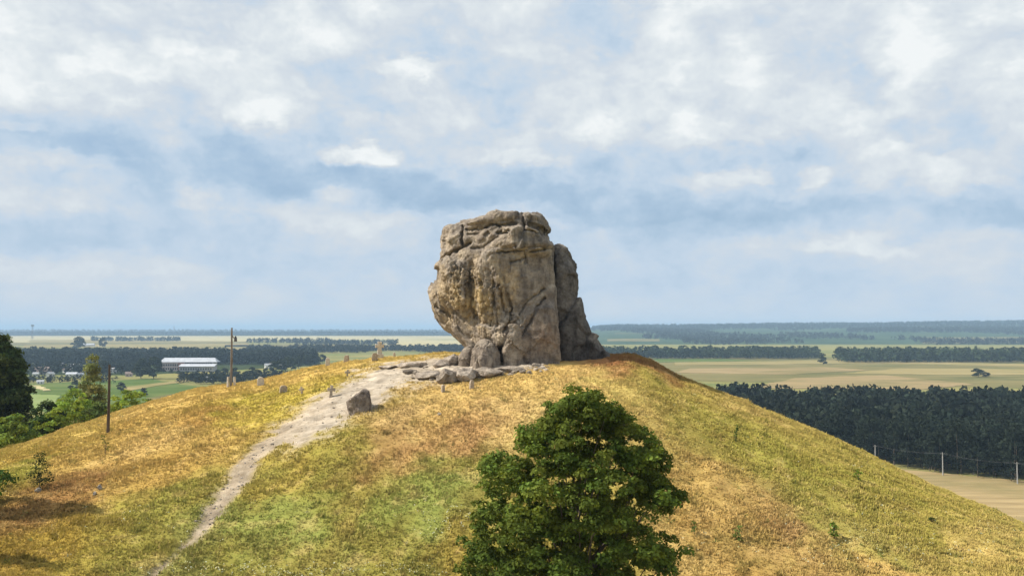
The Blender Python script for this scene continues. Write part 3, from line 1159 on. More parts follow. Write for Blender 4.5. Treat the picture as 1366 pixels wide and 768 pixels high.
slope_tree(-37.7, 56.0, 9.6, 3.2, 'green tree whose leaves poke in at the left edge low on the slope', 41, np.array([.09, .16, .03]))
slope_tree(-31.2, 47.5, 4.8, 1.3, 'small tree outside the left edge shading the lower left corner', 43, np.array([.08, .14, .03]), n=50, rc=.5)
shrub(52, 652, 36, 46, 'dark green lone shrub on the shaded brown patch of the left slope', DARK * 0.9, 44, n=34)
shrub(140, 606, 14, 36, 'thin yellow-green sapling just below the dark utility pole', np.array([.17, .18, .04]), 45, name='sapling', cat='sapling', n=16, leaf=0.06)
shrub(981, 589, 8, 14, 'small green shrub high on the right slope, upper of a pair', np.array([.12, .17, .04]), 46, n=12)
shrub(983, 579, 5, 12, 'tiny green shrub just above its twin on the right slope', np.array([.13, .18, .04]), 47, n=10)
shrub(1145, 641, 13, 17, 'bright green shrub far out on the right slope', np.array([.14, .22, .03]), 48, n=16)
shrub(1113, 718, 18, 24, 'bright green rounded shrub low on the right slope', np.array([.15, .24, .04]), 49, n=20)
shrub(926, 712, 12, 18, 'low olive shrub just right of the big foreground tree', np.array([.12, .16, .04]), 50, n=12)
shrub(987, 722, 20, 20, 'spreading olive green shrub right of the big foreground tree', np.array([.14, .18, .045]), 51, n=16)
shrub(1243, 697, 9, 10, 'dark little shrub near the lower right hill edge', np.array([.07, .10, .03]), 52, n=10)

# ------------------------------------------------------------------ woods on the plain
def lowtree(seed, leaf=1.0, nq=130, base=DARK, conic=0.0):
    rng = np.random.default_rng(seed)
    prof = [(0.12, .28), (0.3, .42), (0.55, .44), (0.8, .30), (1.0, .06)] if not conic else [(0.08, .3), (0.3, .34), (0.6, .22), (1.0, .02)]
    me_v, me_f, me_c = None, None, None
    hs, rs = np.array([p[0] for p in prof]), np.array([p[1] for p in prof])
    ncl = 16
    cs, rr = [], []
    for i in range(ncl):
        h = 0.14 + 0.8 * (i + rng.random()) / ncl
        a = rng.random() * 2 * np.pi
        q = np.interp(h, hs, rs) * (0.45 + 0.4 * rng.random())
        cs.append((q * np.cos(a), q * np.sin(a), h))
        rr.append(0.14 + 0.09 * rng.random())
    V, F, C = clump_leaves(np.array(cs), np.array(rr), 1, leaf, base, 0.25, rng, 0.8, 0.35) if False else _low(cs, rr, nq, leaf, base, rng)
    return V, F, C


def _low(cs, rr, nq, leaf, base, rng):
    per = nq // len(cs)
    V, F, C = [], [], []
    n0 = 0
    for c, r in zip(cs, rr):
        d = rng.normal(size=(per, 3))
        d /= np.linalg.norm(d, axis=1)[:, None]
        d[:, 2] = np.abs(d[:, 2]) * 1.0 - 0.25
        p = np.array(c) + d * r * (0.6 + 0.5 * rng.random((per, 1)))
        nr = d + rng.normal(size=(per, 3)) * 0.5 + np.array([0, 0, .3])
        nr /= np.linalg.norm(nr, axis=1)[:, None]
        v, f = leaf_quads(p, nr, leaf * (0.7 + 0.6 * rng.random(per)), 0.75, rng)
        V.append(v)
        F.append(f + n0)
        n0 += len(v)
        tc = np.array(base) * (1 + 0.3 * (rng.random() - 0.5) * 2)
        C.append(np.repeat(tc[None] * (1 + 0.25 * (rng.random((per, 1)) - .5) * 2), 4, 0))
    return np.concatenate(V), np.concatenate(F), np.concatenate(C)


def lowtrunk(mb_r=0.018):
    mb = MB()
    mb.tube([(0, 0, -0.02), (0.004, 0, 0.2), (0, 0.006, 0.45), (0.01, 0, 0.75)], [mb_r, mb_r * .8, mb_r * .5, mb_r * .15], 5)
    return mb.mesh('trunk', True)


def wood_mass(name, spots, protos, label=None, tint=0.3, seed=5, wide=0.85):
    """many trees as one mass: spots (n,4) = x, y, z, height"""
    rng = np.random.default_rng(seed)
    V, F, C = [], [], []
    n0 = 0
    for (x, y, z, h) in spots:
        v, f, c = protos[rng.integers(len(protos))]
        a = rng.random() * 6.283
        ca, sa = math.cos(a), math.sin(a)
        w = h * (wide + 0.35 * rng.random())
        p = np.stack([(v[:, 0] * ca - v[:, 1] * sa) * w + x, (v[:, 0] * sa + v[:, 1] * ca) * w + y, v[:, 2] * h + z], 1)
        V.append(p)
        F.append(f + n0)
        n0 += len(v)
        t = 1 + tint * (rng.random() - 0.5) * 2
        C.append(c * t * (1 + np.array([.2, 0, -.1]) * (rng.random() - .5)))
    me = mesh_np(name, np.concatenate(V), np.concatenate(F), False, np.concatenate(C))
    o = link(name, me, M['leaf_far'])
    return tag(o, label, None, None, 'stuff')


WOODC = np.array([.020, .027, .018])  # leaf colour darkened to stand in for a cloud's shadow on the right wood
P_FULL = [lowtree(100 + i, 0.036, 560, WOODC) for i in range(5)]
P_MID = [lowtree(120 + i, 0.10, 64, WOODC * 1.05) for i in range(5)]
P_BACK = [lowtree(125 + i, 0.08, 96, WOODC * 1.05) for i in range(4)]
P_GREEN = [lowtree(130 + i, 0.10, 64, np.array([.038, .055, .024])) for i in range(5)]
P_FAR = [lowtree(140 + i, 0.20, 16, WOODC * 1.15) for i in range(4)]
TRUNK_LOW = lowtrunk()
TRUNK_LOW.materials.append(M['bark'])


def tree_kind(protos):
    out = []
    for (v, f, c) in protos:
        me = mesh_np('crown', v, f, False, c)
        me.materials.append(M['leaf_far'])
        out.append(me)
    return out


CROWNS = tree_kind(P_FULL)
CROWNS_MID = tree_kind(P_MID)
CROWNS_DENSE = tree_kind([lowtree(180 + i, 0.05, 1100, np.array([.035, .045, .022])) for i in range(3)])
CROWNS_LIT = tree_kind([lowtree(160 + i, 0.075, 160, np.array([.06, .085, .03])) for i in range(3)])


def plant(x, y, z, h, crowns, label, group=None, name='leafy_tree', wide=1.0, rng=random, cat='tree'):
    t = thing(name, (x, y, z), label, cat, group, rng.random() * 6.28)
    t.scale = (h * wide, h * wide, h)
    link('crown', rng.choice(crowns), None, t)
    link('trunk', TRUNK_LOW, None, t)
    return t


def scatter(poly, spacing, seed, jitter=0.45):
    rng = np.random.default_rng(seed)
    P = np.array(poly)
    xs = np.arange(P[:, 0].min(), P[:, 0].max(), spacing)
    ys = np.arange(P[:, 1].min(), P[:, 1].max(), spacing)
    X, Y = np.meshgrid(xs, ys)
    X = X + spacing * jitter * (rng.random(X.shape) * 2 - 1)
    Y = Y + spacing * jitter * (rng.random(Y.shape) * 2 - 1)
    X, Y = X.ravel(), Y.ravel()
    ins = np.zeros(len(X), bool)
    n = len(P)
    for i in range(n):
        a, b = P[i], P[(i + 1) % n]
        c = ((a[1] > Y) != (b[1] > Y)) & (X < (b[0] - a[0]) * (Y - a[1]) / (b[1] - a[1] + 1e-9) + a[0])
        ins ^= c
    return np.stack([X[ins], Y[ins]], 1), rng


def right_wood():
    edge = [gp(950, 596), gp(1180, 620), gp(1240, 630), gp(1366, 645), gp(1560, 668)]
    far = [gp(1560, 554), gp(1366, 552), gp(1250, 556), gp(1150, 555), gp(1060, 552), gp(1000, 548), gp(962, 548)]
    poly = edge + far
    pts, rng = scatter(poly, 5.6, 61)
    E = np.array(edge)
    ye = np.interp(pts[:, 0], E[::-1, 0] if E[0, 0] > E[-1, 0] else E[:, 0], E[::-1, 1] if E[0, 0] > E[-1, 0] else E[:, 1])
    d = pts[:, 1] - ye
    k = pts[:, 0] / pts[:, 1]
    h = 12.0 + 8.5 * rng.random(len(pts)) ** 1.3 + 2.5 * fbm2(pts[:, 0], pts[:, 1], .02, 2, .5, 3.0)
    h = np.where(d < 8, h * 0.8, h)
    front = (d < 24) & (k > ray(1130, 500)[0]) & (k < ray(1400, 500)[0])
    for (x, y), hh in zip(pts[front], h[front]):
        plant(x, y, 0.2, hh, CROWNS, 'dark tree along the near edge of the wood behind the concrete poles', 'trees along the near edge of the dark wood', wide=.8)
    rest = ~front & (k > ray(900, 500)[0]) & (k < ray(1480, 500)[0])
    near = rest & (pts[:, 1] < 405)
    z0 = np.full(len(pts), 0.2)
    S = np.stack([pts[:, 0], pts[:, 1], z0, h], 1)
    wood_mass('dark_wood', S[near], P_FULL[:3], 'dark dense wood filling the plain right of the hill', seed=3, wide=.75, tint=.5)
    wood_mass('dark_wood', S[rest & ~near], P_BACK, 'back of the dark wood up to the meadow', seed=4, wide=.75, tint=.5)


right_wood()


def band(name, us, y0, y1, spacing, hmin, hmax, protos, seed, label, zfn=None, keep=None, tint=.35):
    """wood between two distances over a span of bearings"""
    k0, k1 = ray(us[0], 450)[0], ray(us[1], 450)[0]
    poly = [(k0 * y0, y0), (k1 * y0, y0), (k1 * y1, y1), (k0 * y1, y1)]
    pts, rng = scatter(poly, spacing, seed)
    if keep is not None:
        pts = pts[keep(pts)]
    z = np.zeros(len(pts)) if zfn is None else zfn(pts[:, 0], pts[:, 1])
    h = hmin + (hmax - hmin) * rng.random(len(pts))
    S = np.stack([pts[:, 0], pts[:, 1], z - 0.3, h], 1)
    return wood_mass(name, S, protos, label, seed=seed, tint=tint)


def gy(v, z=0.0):
    return (z - CAMZ) / ray(683, v)[1]


# village wood on the left
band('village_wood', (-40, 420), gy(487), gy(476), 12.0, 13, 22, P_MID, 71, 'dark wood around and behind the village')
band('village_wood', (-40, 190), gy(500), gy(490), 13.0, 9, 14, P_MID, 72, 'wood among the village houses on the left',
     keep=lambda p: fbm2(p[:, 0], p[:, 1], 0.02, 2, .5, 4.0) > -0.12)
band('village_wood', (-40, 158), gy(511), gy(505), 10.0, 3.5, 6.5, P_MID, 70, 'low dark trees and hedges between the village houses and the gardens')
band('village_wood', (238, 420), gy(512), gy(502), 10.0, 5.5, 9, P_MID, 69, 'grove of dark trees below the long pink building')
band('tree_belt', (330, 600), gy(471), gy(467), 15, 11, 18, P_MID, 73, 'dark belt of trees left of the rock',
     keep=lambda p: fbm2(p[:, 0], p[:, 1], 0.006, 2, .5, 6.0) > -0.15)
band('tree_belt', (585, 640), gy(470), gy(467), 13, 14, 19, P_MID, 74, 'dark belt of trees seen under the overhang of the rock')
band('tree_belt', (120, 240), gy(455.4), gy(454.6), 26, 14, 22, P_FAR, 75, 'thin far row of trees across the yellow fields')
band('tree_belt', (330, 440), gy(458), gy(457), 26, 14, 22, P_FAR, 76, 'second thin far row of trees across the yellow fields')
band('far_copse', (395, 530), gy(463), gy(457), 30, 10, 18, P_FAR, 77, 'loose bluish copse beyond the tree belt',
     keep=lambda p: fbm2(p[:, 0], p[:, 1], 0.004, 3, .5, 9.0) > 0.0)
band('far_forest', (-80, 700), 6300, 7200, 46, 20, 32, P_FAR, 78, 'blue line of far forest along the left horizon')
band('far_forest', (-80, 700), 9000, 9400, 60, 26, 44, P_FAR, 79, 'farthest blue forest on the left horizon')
# right side
band('tree_belt', (800, 1090), gy(479), gy(475), 13, 12, 24, P_GREEN, 81, 'dark belt of trees beyond the meadow right of the rock',
     keep=lambda p: fbm2(p[:, 0], p[:, 1], 0.004, 2, .5, 15.0) > -0.3)
band('tree_belt', (1118, 1400), gy(484), gy(478.5), 13, 12, 25, P_GREEN, 82, 'long belt of trees along the far side of the meadow')
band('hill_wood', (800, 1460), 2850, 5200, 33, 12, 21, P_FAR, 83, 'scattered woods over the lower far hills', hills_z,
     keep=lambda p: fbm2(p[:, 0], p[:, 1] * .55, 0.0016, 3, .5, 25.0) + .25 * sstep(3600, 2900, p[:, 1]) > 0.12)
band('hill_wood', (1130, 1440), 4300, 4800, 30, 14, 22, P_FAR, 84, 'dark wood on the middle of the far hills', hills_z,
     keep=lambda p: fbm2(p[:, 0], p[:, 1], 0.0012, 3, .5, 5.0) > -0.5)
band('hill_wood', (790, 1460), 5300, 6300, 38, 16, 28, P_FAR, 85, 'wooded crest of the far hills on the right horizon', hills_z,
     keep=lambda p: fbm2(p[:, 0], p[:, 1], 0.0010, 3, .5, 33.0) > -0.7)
M_WOODFLOOR = material('wood_floor', field_mat((.035, .05, .02), (.05, .065, .026), (.04, .055, .024), .001, .01))
flat_poly('forest_floor', [(-9000, 6100), (1200, 6100), (6000, 40000), (-45000, 40000)], 8.0, M_WOODFLOOR)
flat_poly('forest_floor', [gp(-40, 500), gp(190, 500), gp(430, 487), gp(420, 475.5), (-700, gy(475.5))], 0.25, M_WOODFLOOR)

# single trees that stand clear on the plain
def lone(u, v, h, label, wide=1.0, crowns=CROWNS_MID, name='leafy_tree', cat='tree'):
    x, y = gp(u, v)
    return plant(x, y, 0.3, h, crowns, label, wide=wide, name=name, cat=cat)


lone(1098, 486.5, 17.5, 'round dark tree standing alone in the yellow meadow', 0.95, CROWNS_DENSE)
lone(1305, 503, 10.5, 'dark bush standing alone at the right of the yellow meadow', 1.7, CROWNS_DENSE, 'leafy_bush', 'bush')
lone(1316, 503, 5.5, 'low bush leaning out beside the lone dark bush', 1.9, CROWNS_DENSE, 'leafy_bush', 'bush')
lone(205, 505, 24, 'broad dark tree left of the long pink building', 1.0, CROWNS_DENSE)
lone(188, 505, 22, 'dark tree beside the broad tree left of the pink building', 1.0, CROWNS_DENSE)
lone(140, 504, 19, 'dark tree right of the slender birch, by the gardens', 1.0, CROWNS_DENSE)
lone(162, 522, 8, 'round bush on the edge of the kitchen gardens', 1.3, CROWNS_DENSE, 'leafy_bush', 'bush')
lone(100, 522, 9, 'dark bush at the edge of the green gardens', 1.3, CROWNS_DENSE, 'leafy_bush', 'bush')
lone(192, 528, 6.5, 'small dark bush in the strip fields', 1.3, CROWNS_DENSE, 'leafy_bush', 'bush')
lone(137, 464, 30, 'tall tree standing over the village wood skyline', 0.8, CROWNS_DENSE)
lone(104, 467, 34, 'dome-shaped tree over the village wood skyline', 1.2, CROWNS_DENSE)
for (u, v, h) in ((256, 508, 15), (268, 512, 17), (283, 512, 18), (296, 511, 16), (318, 512, 17), (330, 508, 18), (344, 504, 16),
                  (245, 504, 10), (238, 500, 9), (228, 498, 9), (300, 500, 15), (290, 499, 10), (312, 502, 18), (262, 503, 10), (355, 500, 14), (336, 500, 16)):
    lone(u, v, h * 0.6, 'dark green tree in the grove below the long pink building', 1.2, CROWNS_DENSE)['group'] = 'grove below the pink building'
for (u, v, h) in ((366, 499, 16), (376, 496, 17), (388, 494, 17), (398, 491, 16), (410, 488, 17), (420, 486, 15), (430, 484, 14), (385, 489, 16), (405, 484, 16)):
    lone(u, v, h, 'dark tree behind the crest between the grey pole and the crosses', 1.1, CROWNS_DENSE)['group'] = 'trees behind the crest'

# ------------------------------------------------------------------ buildings on the plain
def prism_roof(L, W, z0, h, hip=0.0, over=0.6):
    l, w = L / 2 + over, W / 2 + over
    v = [(-l, -w, z0), (l, -w, z0), (l, w, z0), (-l, w, z0), (-l + hip, 0, z0 + h), (l - hip, 0, z0 + h)]
    me = bpy.data.meshes.new('roof')
    me.from_pydata(v, [], [(0, 3, 2, 1), (0, 1, 5, 4), (2, 3, 4, 5), (1, 2, 5), (3, 0, 4)])
    me.update()
    return me


def house(u, v, L, W, H, rh, wall, roof, label, rz=0.0, hip=0.0, cat='house', name='village_house', storeys=1, chimney=True):
    x, y = gp(u, v)
    t = thing(name, (x, y, 0.2), label, cat, None, rz)
    b = MB()
    b.box(-L / 2, L / 2, -W / 2, W / 2, -0.5, H)
    if hip == 0:
        for sx in (-1, 1):
            b.add([(sx * L / 2, -W / 2, H), (sx * L / 2, W / 2, H), (sx * L / 2, 0, H + rh)], [(0, 1, 2)])
    link('wall', b.mesh('wall'), M[wall], t)
    rf = link('roof', prism_roof(L, W, H + 0.02, rh, hip), M[roof], t)
    if chimney:
        c = MB()
        c.box(L * .2, L * .2 + .7, .3, 1.0, H + rh * .4, H + rh + 0.9)
        link('chimney', c.mesh('chimney'), M['wall_brick'], rf)
    wm = MB()
    wm.box(-.6, .6, -.04, .04, -.7, .7)
    wme = wm.mesh('window')
    wme.materials.append(M['glass'])
    n = max(2, int(L / 3.6))
    for s in range(storeys):
        for i in range(n):
            o = link('window', wme, None, t, (-L / 2 + (i + .5) * L / n, -W / 2 - 0.03, 1.6 + s * 3.1))
    return t


# the long building
def long_building():
    x, y = gp(253, 494.5)
    t = thing('long_building', (x, y, 0.2), 'long pink two-storey building with a pale metal roof behind the grove', 'building', None, 0.03)
    w = MB()
    w.box(-36, -12, -7, 7, -.5, 9.5)
    link('wall', w.mesh('wall'), M['wall_pink'], t)
    w = MB()
    w.box(-12, 34, -6.8, 7, -.5, 9.3)
    link('wall', w.mesh('wall'), M['wall_grey'], t)
    w = MB()
    w.box(-12.2, -5, -9, -6.9, -.5, 8.6)
    link('wall', w.mesh('wall'), M['wall_brick'], t)
    rf = prism_roof(74, 14, 9.52, 4.4, 5.0, 1.0)
    link('roof', rf, M['roof_white'], t)
    a = thing('annex_building', (x, y, 0.2), 'lower grey annex with a pale lean-to roof in front of the long pink building', 'building', None, 0.03)
    w = MB()
    w.box(-7, 37, -19, -9.2, -.5, 5.2)
    link('wall', w.mesh('wall'), M['wall_grey'], a)
    v = [(-8, -20, 5.1), (38.5, -20, 5.1), (38.5, -9.1, 7.3), (-8, -9.1, 7.3)]
    v += [(p[0], p[1], p[2] + .35) for p in v]
    me = bpy.data.meshes.new('roof')
    me.from_pydata(v, [], [(0, 3, 2, 1), (4, 5, 6, 7), (0, 1, 5, 4), (1, 2, 6, 5), (2, 3, 7, 6), (3, 0, 4, 7)])
    me.update()
    link('roof', me, M['roof_white'], a)
    t.scale = a.scale = (1.05, 1.0, 1.3)
    wm = MB()
    wm.box(-.9, .9, -.05, .05, -1.0, 1.0)
    wme = wm.mesh('window')
    wme.materials.append(M['glass'])
    for z in (2.4, 6.4):
        for i in range(8):
            link('window', wme, None, t, (-34.2 + i * 3.0, -7.06, z))
    for i in range(12):
        link('window', wme, None, t, (-3 + i * 3.0, -6.86, 7.9))
    for i in range(13):
        link('window', wme, None, a, (-4.6 + i * 3.2, -19.06, 2.6))


long_building()
house(56, 499, 17, 10, 4.0, 5.5, 'wall_grey', 'roof_brown', 'village house with a broad brown roof among dark trees', 0.05)
house(67, 502.5, 7.5, 6, 3.6, 2.4, 'wall_white', 'roof_grey', 'small white house right of the brown-roofed house', 1.3)
house(48, 502, 6, 5, 3.2, 2.0, 'wall_white', 'roof_grey', 'tiny white outbuilding below the brown-roofed house', 0.2)
house(101, 491, 19, 9, 3.6, 2.6, 'wall_grey', 'roof_white', 'low barn with a pale green-white roof left of the birch', 0.0, cat='barn', name='farm_barn', chimney=False)
house(96, 502, 12, 7, 3.0, 2.2, 'wall_white', 'roof_white', 'white-roofed farm shed left of the birch', 0.1, cat='shed', name='farm_shed', chimney=False)
house(107, 504.5, 8, 6, 3.6, 2.8, 'wall_white', 'roof_white', 'white gabled cottage beside the white-roofed shed', 1.4)
house(81, 489, 5, 5, 4, 2.0, 'wall_white', 'roof_grey', 'tiny pale house high in the village wood', 0.7)
house(54, 512.2, 6, 5, 2.4, 2.0, 'wall_white', 'roof_grey', 'small pale shed at the top of the gardens', 0.3, cat='shed', name='garden_shed', chimney=False)
house(279, 509, 6.0, 5, 4, 2.6, 'wall_white', 'roof_white', 'small white cottage in front of the grove', 1.2)
house(324, 485, 11, 7, 3.8, 2.8, 'wall_grey', 'roof_white', 'pale-roofed house right of the grey pole', 0.1)
house(358, 491, 10, 7, 4, 3.0, 'wall_white', 'roof_grey', 'pale house among trees behind the crest', 0.5)
house(375, 492, 9, 7, 3.6, 3.2, 'wall_white', 'roof_grey', 'right-hand pale house of the pair behind the crest', -0.6)
house(383, 475.5, 6, 6, 5, 2.5, 'wall_white', 'roof_grey', 'white house just above the dark wood behind the crest', 0.4)
house(117, 462, 40, 16, 6, 3.5, 'wall_white', 'roof_white', 'pale farm hall at the edge of the far yellow field', 0.2, cat='barn', name='farm_hall', chimney=False)

house(30, 494, 10, 7, 3.6, 3.0, 'wall_white', 'roof_grey', 'pale house at the left edge of the village wood', 0.3)
house(89, 497, 8, 6, 3.4, 2.6, 'wall_white', 'roof_brown', 'small brown-roofed house between the shed and the brown-roofed house', 0.9)
house(150, 497, 9, 7, 3.6, 2.8, 'wall_white', 'roof_grey', 'grey-roofed house right of the dark wooden pole', -0.3)
house(172, 502, 8, 6, 3.2, 2.6, 'wall_pink', 'roof_brown', 'small pink house left of the pair of broad trees', 0.4)
house(345, 482, 10, 7, 3.6, 2.8, 'wall_white', 'roof_white', 'white-roofed house high in the wood right of the grey pole', 0.2)
house(404, 481, 9, 7, 3.6, 2.6, 'wall_grey', 'roof_grey', 'grey house at the clearing behind the crest', -0.2)

# masts on the horizon
def mast(u, vb, vt, Y, label, plat=True):
    k, _ = ray(u, vb)
    H = at(u, vt, Y)[2]
    t = thing('lattice_mast', (k * Y, Y, 0), label, 'mast')
    m = MB()
    w0, w1 = H * .055, H * .03
    for sx in (-1, 1):
        for sy in (-1, 1):
            m.tube([(sx * w0, sy * w0, 0), (sx * w1, sy * w1, H * .93)], [H * .009, H * .006], 4)
    for i in range(9):
        z0, z1 = H * .93 * i / 9, H * .93 * (i + 1) / 9
        a, b = w0 + (w1 - w0) * i / 9, w0 + (w1 - w0) * (i + 1) / 9
        for s in (-1, 1):
            m.tube([(-a, s * a, z0), (b, s * b, z1)], [H * .004] * 2, 4)
            m.tube([(a, s * a, z0), (-b, s * b, z1)], [H * .004] * 2, 4)
    link('lattice', m.mesh('lattice'), M['mast'], t)
    if plat:
        p = MB()
        p.box(-H * .07, H * .07, -H * .07, H * .07, H * .88, H)
        link('tank', p.mesh('tank'), M['mast'], t)


mast(43, 452, 433, 4400, 'tall lattice tower with a tank on the far left horizon')
mast(232, 446, 434, 7400, 'thin faint mast on the horizon left of the grey pole', False)

# ------------------------------------------------------------------ poles
def utility_pole(u, v, vt, label, mat, box):
    x, y, z = on_hill(u, v)
    H = at(u, vt, y)[2] - z
    t = thing('utility_pole', (x, y, z), label, 'utility pole')
    m = MB()
    m.tube([(0, 0, -.4), (.02, 0, H * .5), (0, 0, H)], [.15, .125, .10], 8)
    link('pole', m.mesh('pole', True), M[mat], t)
    if box:
        b = MB()
        b.tube([(.06, 0, H * .86), (.42, -.02, H * .80), (.46, -.02, H * .78)], [.05, .05, .04], 6)
        link('bracket', b.mesh('bracket', True), M['iron'], t)
        b = MB()
        b.tube([(.44, 0, H * .765), (.44, 0, H * .83), (.44, 0, H * .86)], [.20, .16, .05], 8)
        link('insulator', b.mesh('insulator', True), M['iron'], t)
        for sx in (-.28, .5):
            b = MB()
            b.tube([(sx, -.2, -.3), (sx * .95, -.2, 1.15)], [.15, .13], 6)
            link('footing', b.mesh('footing'), M['pale_stone'], t)
    else:
        b = MB()
        b.tube([(.1, -.06, H * .96), (.32, -.06, H * .96)], [.03, .03], 5)
        link('bracket', b.mesh('bracket'), M['iron'], t)
    return t, (x, y, z + H)


utility_pole(144, 577, 486, 'dark tarred wooden pole on the left shoulder of the hill', 'pole_wood', False)
utility_pole(308, 515.5, 437, 'tall weathered grey pole on the crest with a bracket and pale footings', 'pole_grey', True)

# concrete poles on the meadow and their wires
tops = []
LB = ['concrete pole half hidden behind the right hill edge', 'concrete pole in the dry meadow, middle of the three', 'concrete pole at the right edge of the photo']
for (u, vb, vt), lb in zip(((1168, 613.5, 593), (1258, 634.5, 603), (1357.5, 646, 616)), LB):
    x, y = gp(u, vb if u != 1168 else 626)
    H = min(at(u, vt, y)[2], 15.0)
    t = thing('concrete_pole', (x, y, 0), lb, 'utility pole', 'concrete poles below the dark wood')
    m = MB()
    m.tube([(0, 0, -.5), (0, 0, H)], [.26, .17], 6)
    link('pole', m.mesh('pole', True), M['concrete'], t)
    m = MB()
    m.box(-.8, .8, -.06, .06, H - .7, H - .55)
    link('crossarm', m.mesh('crossarm'), M['iron'], t)
    for s in (-.7, 0.7):
        m = MB()
        m.tube([(s, 0, H - .55), (s, 0, H - .3)], [.07, .05], 6)
        link('insulator', m.mesh('insulator', True), M['concrete'], t)
    tops.append(np.array([x, y, H - .3]))
tops.append(tops[2] * 2 - tops[1])
tops[-1][2] = tops[2][2]
WL_ = ['wires slung between the left and middle concrete poles', 'wires slung between the middle and right concrete poles', 'wires running out of the photo from the right concrete pole']
for i in range(3):
    m = MB()
    for s in (-.7, .7):
        a, b = tops[i] + np.array([s, 0, 0]), tops[i + 1] + np.array([s, 0, 0])
        q = np.linspace(0, 1, 13)[:, None]
        p = a + (b - a) * q
        p[:, 2] -= 0.9 * (4 * q * (1 - q))[:, 0]
        m.tube(p, np.full(13, .010), 4)
    tag(link('power_line', m.mesh('power_line'), M['wire']), WL_[i], 'wire', 'wires of the meadow power line')

# ------------------------------------------------------------------ the great rock
YR = 87.0


def rp(u, v, Y=YR):
    x, _, z = at(u, v, Y)
    return x, z


def pillow(bm_list, poly, y, d, p=3.0, ax=0.0, az=0.0, fold=None, n=96, rings=13, back=None, smooth=2):
    """a rounded slab with the given outline (photo pixels at the rock's distance), centred at depth y and d thick each way"""
    P = []
    for u, v in poly:            # every corner of the outline at its own distance
        q = rp(u, v)
        for _ in range(3):
            q = rp(u, v, YR + (float(fold(np.array([q[0]]))[0]) if fold else 0.0))
        P.append(q)
    P = np.array(P)
    seg = np.linalg.norm(np.roll(P, -1, 0) - P, axis=1)
    cum = np.concatenate([[0], np.cumsum(seg)])
    s = np.linspace(0, cum[-1], n, endpoint=False)
    Q = np.concatenate([P, P[:1]])
    x = np.interp(s, cum, Q[:, 0])
    z = np.interp(s, cum, Q[:, 1])
    for _ in range(smooth):
        x = .25 * np.roll(x, 1) + .5 * x + .25 * np.roll(x, -1)
        z = .25 * np.roll(z, 1) + .5 * z + .25 * np.roll(z, -1)
    cx, cz = x.mean(), z.mean()
    V = []
    ph = np.linspace(-np.pi / 2, np.pi / 2, rings + 2)[1:-1]
    back = back or d
    for a in ph:
        sc = abs(math.cos(a)) ** (2 / p)
        dd = (math.sin(a) / max(abs(math.sin(a)), 1e-9)) * abs(math.sin(a)) ** (2 / p) * (d if a < 0 else back)
        xx = cx + (x - cx) * sc
        zz = cz + (z - cz) * sc
        yy = y + dd + ax * (xx - cx) + az * (zz - cz)
        if fold:
            yy = yy + fold(xx)
        V.append(np.stack([xx, yy, zz], 1))
    f0 = fold(np.array([cx]))[0] if fold else 0
    V = np.concatenate(V + [np.array([[cx, y - d + f0, cz]]), np.array([[cx, y + back + f0, cz]])])
    F4, F3 = [], []
    for i in range(rings - 1):
        for j in range(n):
            k = (j + 1) % n
            F4.append((i * n + j, (i + 1) * n + j, (i + 1) * n + k, i * n + k))
    A, B = rings * n, rings * n + 1
    for j in range(n):
        k = (j + 1) % n
        F3.append((A, j, k))
        F3.append((B, (rings - 1) * n + k, (rings - 1) * n + j))
    bm_list.append((V, np.array(F4), np.array(F3)))


def remesh(parts, voxel):
    n0, V, F4, F3 = 0, [], [], []
    for v, f4, f3 in parts:
        V.append(v)
        F4.append(f4 + n0)
        F3.append(f3 + n0)
        n0 += len(v)
    me = mesh_np('tmp_rock', np.concatenate(V), [np.concatenate(F4), np.concatenate(F3)])
    o = bpy.data.objects.new('tmp_rock', me)
    COL.objects.link(o)
    md = o.modifiers.new('remesh', 'REMESH')
    md.mode = 'VOXEL'
    md.voxel_size = voxel
    sm = o.modifiers.new('smooth', 'SMOOTH')
    sm.factor = 0.5
    sm.iterations = 2
    dg = bpy.context.evaluated_depsgraph_get()
    ev = o.evaluated_get(dg).to_mesh()
    nv = len(ev.vertices)
    co = np.empty(nv * 3, np.float32)
    ev.vertices.foreach_get('co', co)
    nr = np.empty(nv * 3, np.float32)
    ev.vertices.foreach_get('normal', nr)
    nl = len(ev.loops)
    lv = np.empty(nl, np.int32)
    ev.loops.foreach_get('vertex_index', lv)
    ls = np.empty(len(ev.polygons), np.int32)
    lt = np.empty(len(ev.polygons), np.int32)
    ev.polygons.foreach_get('loop_start', ls)
    ev.polygons.foreach_get('loop_total', lt)
    q = lv[(ls[lt == 4][:, None] + np.arange(4))]
    faces = [q]
    if (lt == 3).any():
        faces.append(lv[(ls[lt == 3][:, None] + np.arange(3))])
    o.evaluated_get(dg).to_mesh_clear()
    bpy.data.objects.remove(o)
    bpy.data.meshes.remove(me)
    return co.reshape(-1, 3).astype(float), nr.reshape(-1, 3).astype(float), faces


def seg_dist(x, z, line):
    L = np.array([rp(u, v) for u, v in line])
    best = np.full(len(x), 1e9)
    for a, b in zip(L[:-1], L[1:]):
        d = b - a
        t = np.clip(((x - a[0]) * d[0] + (z - a[1]) * d[1]) / (d @ d), 0, 1)
        best = np.minimum(best, np.hypot(x - a[0] - t * d[0], z - a[1] - t * d[1]))
    return best


def gauss(x, z, u, v, su, sv):
    X, Z = rp(u, v)
    k = YR / FPX
    return np.exp(-((x - X) / (su * k)) ** 2 - ((z - Z) / (sv * k)) ** 2)


def screen_xz(co):
    """where a point of the rock falls on its own mid plane as seen from the front"""
    s = YR / co[:, 1]
    return co[:, 0] * s, CAMZ + (co[:, 2] - CAMZ) * s


